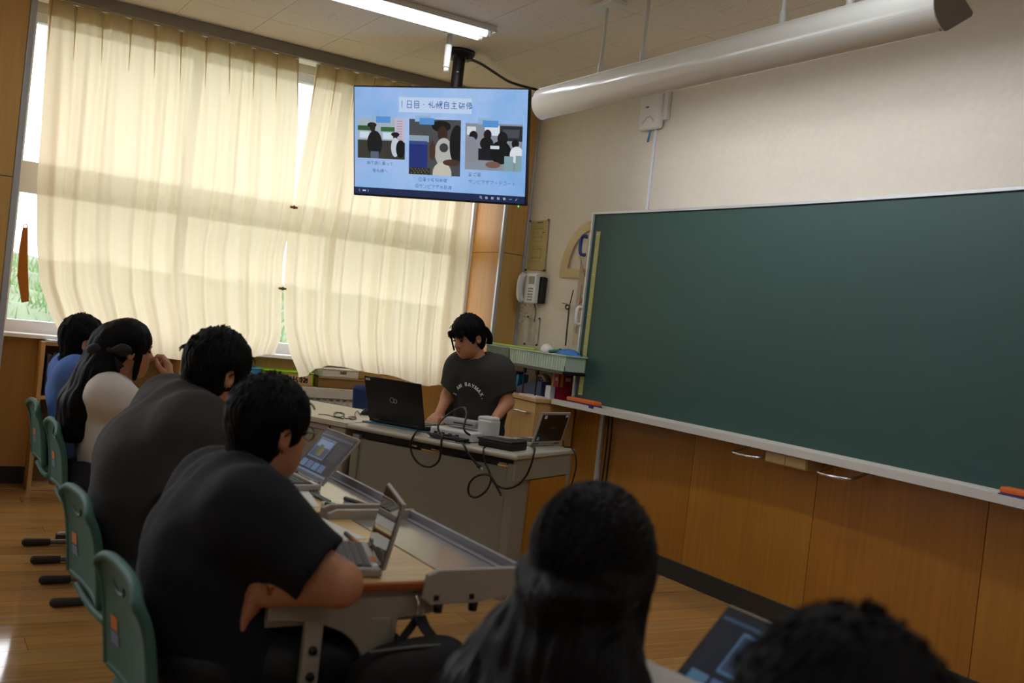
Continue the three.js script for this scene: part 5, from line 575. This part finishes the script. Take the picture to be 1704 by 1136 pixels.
// short hair: a cap over the skull that leaves face and ears free, with tufted strands
const strands = (x, y, z, k = 1) => k * (0.002 * Math.sin(Math.atan2(x, z) * 46 + 5 * Math.sin(y * 42)) + 0.006 * IN.noise(x * 38, y * 16, z * 38) + 0.003 * IN.noise(x * 90, y * 30, z * 90));
function hairUV(g, c = [0, 0, 0]) { const p = g.attributes.position, u = new Float32Array(p.count * 2); for (let i = 0; i < p.count; i++) { const x = p.getX(i) - c[0], y = p.getY(i) - c[1], z = p.getZ(i) - c[2]; u[i * 2] = y > 0.05 ? (x * 7 + z * 2) : Math.atan2(x, Math.abs(z) + 0.05) * 1.1; u[i * 2 + 1] = y * 2.5 + z; } g.setAttribute('uv', new THREE.BufferAttribute(u, 2)); return g; }
function shortHair(o = {}) { return (t, hm) => {
  const out = ell([0, 0.034, 0.014], [0.092 * (o.w ?? 1), 0.104 * (o.h ?? 1), 0.108]), nape = ell([0, -0.035, 0.048], [0.068, 0.075 * (o.nape ?? 1), 0.058]), side = [-1, 1].map((s) => cap([s * 0.068, 0.02, -0.03], [s * 0.076, -0.02, -0.022], 0.018, 0.01)), face = ell([0, -0.055, -0.085], [0.078, 0.105, 0.085]), ear = [-1, 1].map((s) => ell([s * 0.088, -0.022, 0.004], [0.03, 0.034, 0.024]));
  const f = (x, y, z) => { let d = smin(out(x, y, z), nape(x, y, z), 0.03); d = smax(d, -face(x, y, z), 0.012); for (const s of side) d = smin(d, s(x, y, z), 0.012); for (const e of ear) d = smax(d, -e(x, y, z), 0.01); return Math.abs(d) < 0.03 ? d + strands(x, y, z, 0.8) : d; };
  const g = [netMesh(f, [-0.13, -0.15, -0.13], [0.13, 0.17, 0.16], 0.0042)];
  let q = o.seed ?? 3; const R = () => { q = (q * 16807) % 2147483647; return q / 2147483647; };
  for (let i = 0; i < (o.tufts ?? 70); i++) { const th = R() * 6.283, ph = R() * 1.25, r = [0.088 * (o.w ?? 1), 0.1 * (o.h ?? 1), 0.104]; const n = [Math.sin(ph) * Math.sin(th), Math.cos(ph), Math.sin(ph) * Math.cos(th)], b = [n[0] * r[0], 0.034 + n[1] * r[1], 0.014 + n[2] * r[2]]; if (b[2] < -0.06 && b[1] < 0.04) continue; const dn = [n[0] * 0.5 + (R() - 0.5) * 0.4, -0.7 * Math.sin(ph) + 0.25 * (1 - ph), n[2] * 0.5 + (R() - 0.5) * 0.4], L = 0.02 + R() * 0.02; g.push(tube([b, [b[0] + n[0] * 0.006 + dn[0] * L * 0.5, b[1] + n[1] * 0.007 + dn[1] * L * 0.5, b[2] + n[2] * 0.006 + dn[2] * L * 0.5], [b[0] + n[0] * 0.004 + dn[0] * L, b[1] + n[1] * 0.004 + dn[1] * L, b[2] + n[2] * 0.004 + dn[2] * L]], 0.0022, 5, 4)); }
  const h = mk(t, 'hair', merge(g.map((x) => hairUV(x).applyMatrix4(hm))), o.mat ?? M.hair, o.label); }; }
// long hair: cap plus a fall of hair along a path in the person's frame; side = half width of the fall at each point
function longHair(path, o = {}) { return (t, hm) => {
  const inv = hm.clone().invert(), v = V(0, 0, 0), out = ell([0, 0.034, 0.014], [0.09, 0.102, 0.106]), face = ell([0, -0.075, -0.1], [0.062, 0.115, 0.08]), fr = [-1, 1].map((s) => cap([s * 0.072, 0.03, -0.03], [s * 0.08, -0.12, -0.018], 0.018, 0.01)), tw = o.twist ? [-1, 1].map((s) => uni([cap([s * 0.08, 0.005, -0.02], [s * 0.076, -0.012, 0.06], 0.015, 0.02), cap([s * 0.076, -0.012, 0.06], [s * 0.012, -0.034, 0.11], 0.021, 0.026)], 0.02)) : [], fall = [];
  for (let i = 0; i + 1 < path.length; i++) { const [x0, y0, z0, r0, w0] = path[i], [x1, y1, z1, r1, w1] = path[i + 1]; for (const s of [-1, -0.33, 0.33, 1]) fall.push(cap([x0 + s * w0, y0, z0 - Math.abs(s) * (o.wrap ?? 0.02)], [x1 + s * w1, y1, z1 - Math.abs(s) * (o.wrap ?? 0.02)], r0, r1)); }
  const ff = uni(fall, 0.04), yb = path[path.length - 1][1];
  const f = (x, y, z) => { v.set(x, y, z).applyMatrix4(inv); let d = smax(out(v.x, v.y, v.z), -face(v.x, v.y, v.z), 0.012); for (const q of fr) d = smin(d, q(v.x, v.y, v.z), 0.015); if (Math.abs(d) < 0.03) d += strands(v.x, v.y, v.z, 0.6); for (const q of tw) d = smin(d, q(v.x, v.y, v.z) + 0.003 * Math.sin(v.x * 150 + v.z * 190 + v.y * 240), 0.012); let e = ff(x, y, z); if (Math.abs(e) < 0.03) e += 0.0018 * Math.sin(x * 190 + 3 * Math.sin(y * 8)) + 0.006 * IN.noise(x * 45, y * 4, z * 30); d = smin(d, e, 0.03); return Math.max(d, yb - 0.03 - y + 0.02 * Math.sin(x * 130)); };
  const pts = path.flatMap((p) => [[p[0] - p[4] - p[3], p[1], p[2] - p[3]], [p[0] + p[4] + p[3], p[1], p[2] + p[3]]]), hp = V(0, 0, 0).applyMatrix4(hm).toArray(), [lo, hi] = bounds([...pts, add3(hp, [-0.1, -0.1, -0.1]), add3(hp, [0.1, 0.14, 0.12])], 0.04), g = [hairUV(netMesh(f, lo, hi, 0.0058), hp)];
  let q = 11; const R = () => { q = (q * 16807) % 2147483647; return q / 2147483647; };
  for (let i = 0; i < 260; i++) { const s = R() * 2 - 1; g.push(tube(path.map((p, k) => [p[0] + s * (p[4] + p[3] * (0.9 + (o.fly ?? 0.18) * R())) , p[1] + (k ? -0.015 * R() : 0), p[2] + p[3] * 0.95 * Math.sqrt(Math.max(0, 1 - s * s * 0.7)) - Math.abs(s) * 0.03]), o.twist ? 0.0018 : 0.001, 16, 4)); }
  if (o.twist) for (let i = 0; i < 240; i++) { // locks drawn back from the hairline to the knot
    const a = (R() * 2 - 1) * 2.0, up = 0.1 + R() * 1.25, n0 = nrm([Math.sin(a) * Math.cos(up), Math.sin(up), -Math.cos(a) * Math.cos(up)]), n1 = nrm([(R() - 0.5) * 0.3, -0.5, 1]), k = 1.0 + 0.035 * R(), P = [];
    for (let s = 0; s <= 6; s++) { const n = nrm(mix3(n0, n1, s / 6)); P.push(V(n[0] * 0.09 * k, 0.034 + n[1] * 0.102 * k, 0.014 + n[2] * 0.106 * k).applyMatrix4(hm).toArray()); }
    if (P[0][2] < P[6][2] - 0.02) g.push(tube(P, 0.0016 + 0.001 * R(), 14, 4));
  }
  mk(t, 'hair', merge(g), o.mat ?? M.hair, o.label);
  if (o.bow) { const bm = std(0x0e1213, 0.55), b = V(...o.bow).applyMatrix4(hm); const loop = (s) => { const gg = new THREE.SphereGeometry(1, 18, 12).scale(0.016, 0.026, 0.045); const p = gg.attributes.position; for (let i = 0; i < p.count; i++) { const z = p.getZ(i) / 0.045; p.setY(i, p.getY(i) * (0.35 + 0.65 * Math.min(1, Math.max(0, z * s + 0.9)))); } gg.computeVertexNormals(); return gg.translate(0, 0, s * 0.04); }; const h = mk(t, 'hair_bow', [loop(1), loop(-1), new THREE.SphereGeometry(0.016, 12, 10), extrude([[0, 0], [0.03, -0.08], [0.055, -0.06]], 0.006).rotateY(Math.PI / 2), extrude([[0, 0], [-0.03, -0.085], [-0.055, -0.065]], 0.006).rotateY(Math.PI / 2)], bm, 'large black hair bow'); h.position.copy(b); h.scale.setScalar(1.1); h.rotation.set(0.1, o.bowTurn ?? 0.3, -0.1); }
}; }
const seated = (o) => ({ pelvis: [0, 0.51, 0.06], waist: [0, 0.64, 0.07], chest: [0, 0.77, 0.05], shL: [-0.17, 0.88, 0], shR: [0.17, 0.88, 0], elL: [-0.25, 0.765, -0.2], elR: [0.25, 0.765, -0.2], wrL: [-0.1, 0.75, -0.34], wrR: [0.1, 0.75, -0.34], head: [0, 1.05, -0.06], hipL: [-0.09, 0.505, 0.04], hipR: [0.09, 0.505, 0.04], knL: [-0.13, 0.5, -0.36], knR: [0.13, 0.5, -0.36], anL: [-0.13, 0.09, -0.32], anR: [0.13, 0.09, -0.32], ...o });
const cloth = (c, r = 0.92) => std(c, r, { sheen: 0.08, sheenRoughness: 0.6, sheenColor: new THREE.Color(0x777777) });
const jeans = cloth(0x2c3d66);
person('pupil in navy T-shirt and glasses, forearm folded over desk corner', [4.08, 0, 3.18], 0, seated({ pelvis: [0, 0.51, 0.0], waist: [0, 0.62, 0.035], chest: [0, 0.74, 0.045], shL: [-0.17, 0.85, -0.01], shR: [0.175, 0.86, 0.0], elR: [0.3, 0.735, -0.17], wrR: [0.19, 0.685, -0.02], head: [-0.03, 1.025, -0.085], elL: [-0.25, 0.68, 0.02], wrL: [-0.14, 0.605, -0.14] }), { girth: 1.1, arm: 1.12, head: [-0.08, 0.3, 0.02], fold: 0.004, sleeve: 0.78, loose: 0.016, shirt: cloth(0x0c1018), glasses: true, handR: { dir: [-0.25, -0.85, 0.1], up: [0.6, 0.1, -0.8], curl: 0.25, spread: 0.5 }, hairStyle: shortHair({ w: 1.08, h: 1.02, nape: 1.1, tufts: 110, seed: 5 }) });
person('broad pupil in charcoal T-shirt leaning over the desk', [3.26, 0, 3.17], 0.03, seated({ pelvis: [0, 0.52, -0.01], waist: [0, 0.65, 0.025], chest: [0, 0.8, 0.035], shL: [-0.2, 0.94, -0.06], shR: [0.2, 0.925, -0.04], head: [0.0, 1.09, -0.15], elR: [0.27, 0.71, -0.03], wrR: [0.14, 0.625, -0.17], elL: [-0.27, 0.71, -0.03], wrL: [-0.14, 0.625, -0.17] }), { girth: 1.2, arm: 1.2, head: [-0.12, 0.25, 0.05], headScale: 1.0, fold: 0.004, sleeve: 0.8, loose: 0.02, shirt: cloth(0x353230), glasses: true, hairStyle: shortHair({ w: 1.1, h: 1.05, nape: 1.05, tufts: 120, seed: 9 }) });
person('long haired pupil in white T-shirt, hand held to the mouth', [1.92, 0, 3.13], 0, seated({ pelvis: [0, 0.51, -0.05], waist: [0, 0.64, -0.03], chest: [0, 0.77, 0.0], head: [0.03, 1.06, -0.07], shL: [-0.155, 0.88, -0.02], shR: [0.155, 0.88, 0.01], elR: [0.2, 0.765, -0.24], wrR: [0.1, 0.94, -0.235] }), { head: [-0.05, 0.1, 0], girth: 0.86, arm: 0.85, loose: 0.01, fold: 0.004, sleeve: 0.6, shirt: cloth(0xd8d4cc), trousers: cloth(0x202430), handR: { dir: [-0.25, 0.9, 0.1], up: [0.5, 0.1, -0.85], curl: 0.8 }, hairStyle: longHair([[0.03, 1.08, 0.02, 0.06, 0.02], [0.02, 0.95, 0.06, 0.06, 0.06], [0.0, 0.82, 0.12, 0.055, 0.075], [0.0, 0.7, 0.14, 0.045, 0.08]], { bow: [0.07, -0.01, 0.1], bowTurn: -0.5, label: 'long straight black hair' }) });
person('pupil in blue T-shirt sitting by the window', [1.2, 0, 3.14], 0, seated({ pelvis: [0, 0.51, -0.05], waist: [0, 0.64, -0.02], chest: [0, 0.77, 0.01], head: [0.04, 1.035, -0.0], shL: [-0.16, 0.88, 0.02], shR: [0.16, 0.88, 0.03] }), { head: [-0.05, 0.15, 0], girth: 0.88, fold: 0.004, sleeve: 0.62, shirt: cloth(0x4f74b8), trousers: jeans, hairStyle: shortHair({ w: 1.0, nape: 0.95, tufts: 60, seed: 17 }) });
person('pupil with half-up long black hair seen from behind', [5.22, 0, 3.005], 0.35, seated({ head: [0.01, 0.985, -0.06], shL: [-0.125, 0.77, -0.06], shR: [0.125, 0.765, -0.06], chest: [0, 0.69, -0.02], elL: [-0.22, 0.765, -0.2], elR: [0.2, 0.765, -0.2], wrL: [-0.12, 0.76, -0.27], wrR: [0.0, 0.76, -0.2] }), { head: [-0.05, 0.0, 0], girth: 0.93, fold: 0.004, sleeve: 0.6, shirt: cloth(0xd6d2cc), trousers: cloth(0x202430), hairStyle: longHair([[0.01, 0.97, 0.0, 0.05, 0.02], [0.0, 0.91, 0.015, 0.047, 0.045], [0.005, 0.855, 0.035, 0.047, 0.09], [0.015, 0.78, 0.05, 0.055, 0.14], [0.02, 0.6, 0.065, 0.055, 0.175]], { twist: true, wrap: 0.04, fly: 0.45, mat: std(0x070505, 0.48, { bumpMap: T.streak, bumpScale: 0.006, specularIntensity: 0.42 }), label: 'half-up long black hair with twisted sides' }) });
person('pupil with short dark hair, only the crown in view', [5.87, 0, 3.22], 0, seated({ head: [-0.03, 0.99, -0.1], shL: [-0.16, 0.84, -0.03], shR: [0.16, 0.84, -0.03] }), { head: [-0.15, 0.1, 0], girth: 0.95, fold: 0.004, sleeve: 0.62, shirt: cloth(0x24262c), hairStyle: shortHair({ w: 1.06, nape: 1.1, tufts: 120, seed: 23 }) });
{ // the speaker at the teacher's desk
  const stand = { pelvis: [0, 0.72, 0.03], waist: [0, 0.84, 0.03], chest: [0, 0.965, 0.0], shL: [-0.125, 1.065, -0.02], shR: [0.125, 1.06, -0.04], elL: [-0.19, 0.89, 0.0], elR: [0.185, 0.88, -0.05], wrL: [-0.19, 0.775, -0.15], wrR: [0.16, 0.775, -0.17], head: [0.045, 1.245, -0.125], hipL: [-0.08, 0.71, 0.03], hipR: [0.08, 0.71, 0.03], knL: [-0.09, 0.4, 0.0], knR: [0.09, 0.4, 0.0], anL: [-0.09, 0.09, 0.04], anR: [0.09, 0.09, 0.04] };
  const t = person('standing pupil in dark grey lettered T-shirt looking down at the desk', [1.24, 0, 0.95], -150 * D2R, stand, { head: [-0.36, -0.3, -0.05], girth: 0.84, fold: 0.003, sleeve: 0.72, loose: 0.018, hem: 0.66, arm: 0.95, shirt: cloth(0x343330), trousers: cloth(0x1b2233), handL: { dir: [0.2, -0.25, -0.9], curl: 0.3 }, handR: { dir: [-0.2, -0.25, -0.9], curl: 0.3 },
    hairStyle: (t, hm) => { shortHair({ w: 1.02, h: 1.02, tufts: 60, seed: 31, mat: M.hair })(t, hm); const g = [tube([[0, 0.02, 0.115], [0.005, 0.0, 0.15], [0.0, -0.05, 0.165], [0.005, -0.09, 0.155]], 0.02, 20, 10), ...[...Array(26).keys()].map((i) => { const x = -0.06 + i * 0.0048; return tube([[x, 0.075 - x * x * 6, -0.07], [x * 1.1, 0.055, -0.086], [x * 1.16, 0.03 - 0.008 * (i % 3), -0.088]], 0.0036, 8, 5); }), ...[1].map((s) => tube([[s * 0.07, 0.05, -0.06], [s * 0.082, 0.0, -0.06], [s * 0.08, -0.07, -0.06]], 0.006, 10, 5))]; mk(t, 'ponytail', merge(g.map((x) => x.applyMatrix4(hm))), M.hair, 'tied back hair and fringe'); } });
  mk(t, 'wristband', new THREE.TorusGeometry(0.028, 0.006, 8, 20).applyMatrix4(frameM([-0.19, 0.79, -0.13], nrm(sub3(stand.wrL, stand.elL)), [0, 1, 0])), M.black);
  const F = lastShirt, hitZ = (x, y) => { let z = -0.35; for (let i = 0; i < 400 && F(x, y, z) > 0; i++) z += 0.0012; return z; };
  const cv = canvasTex(512, 256, (g, w, h) => { g.clearRect(0, 0, w, h); g.fillStyle = '#ffffff'; g.font = 'bold 62px sans-serif'; g.textAlign = 'center'; const s = 'I AM BAYMAX.'; for (let i = 0; i < s.length; i++) { const a = -1.25 + i * 0.228; g.save(); g.translate(256 + 190 * Math.sin(a), 238 - 190 * Math.cos(a) + 20); g.rotate(a); g.fillText(s[i], 0, 0); g.restore(); } });
  const W = 0.24, Hh = 0.12, c = [0.005, 0.935]; // printed patch that follows the shirt front
  const pg = grid((u, v) => { const x = c[0] + (0.5 - u) * W, y = c[1] + (v - 0.5) * Hh; return [x, y, hitZ(x, y) - 0.0035]; }, 40, 20);
  mk(t, 'shirt_lettering', pg, new THREE.MeshStandardMaterial({ map: cv, transparent: true, alphaTest: 0.5, roughness: 0.85, side: THREE.DoubleSide }), 'white arched lettering on the shirt');
}
renderer.render(scene, camera);
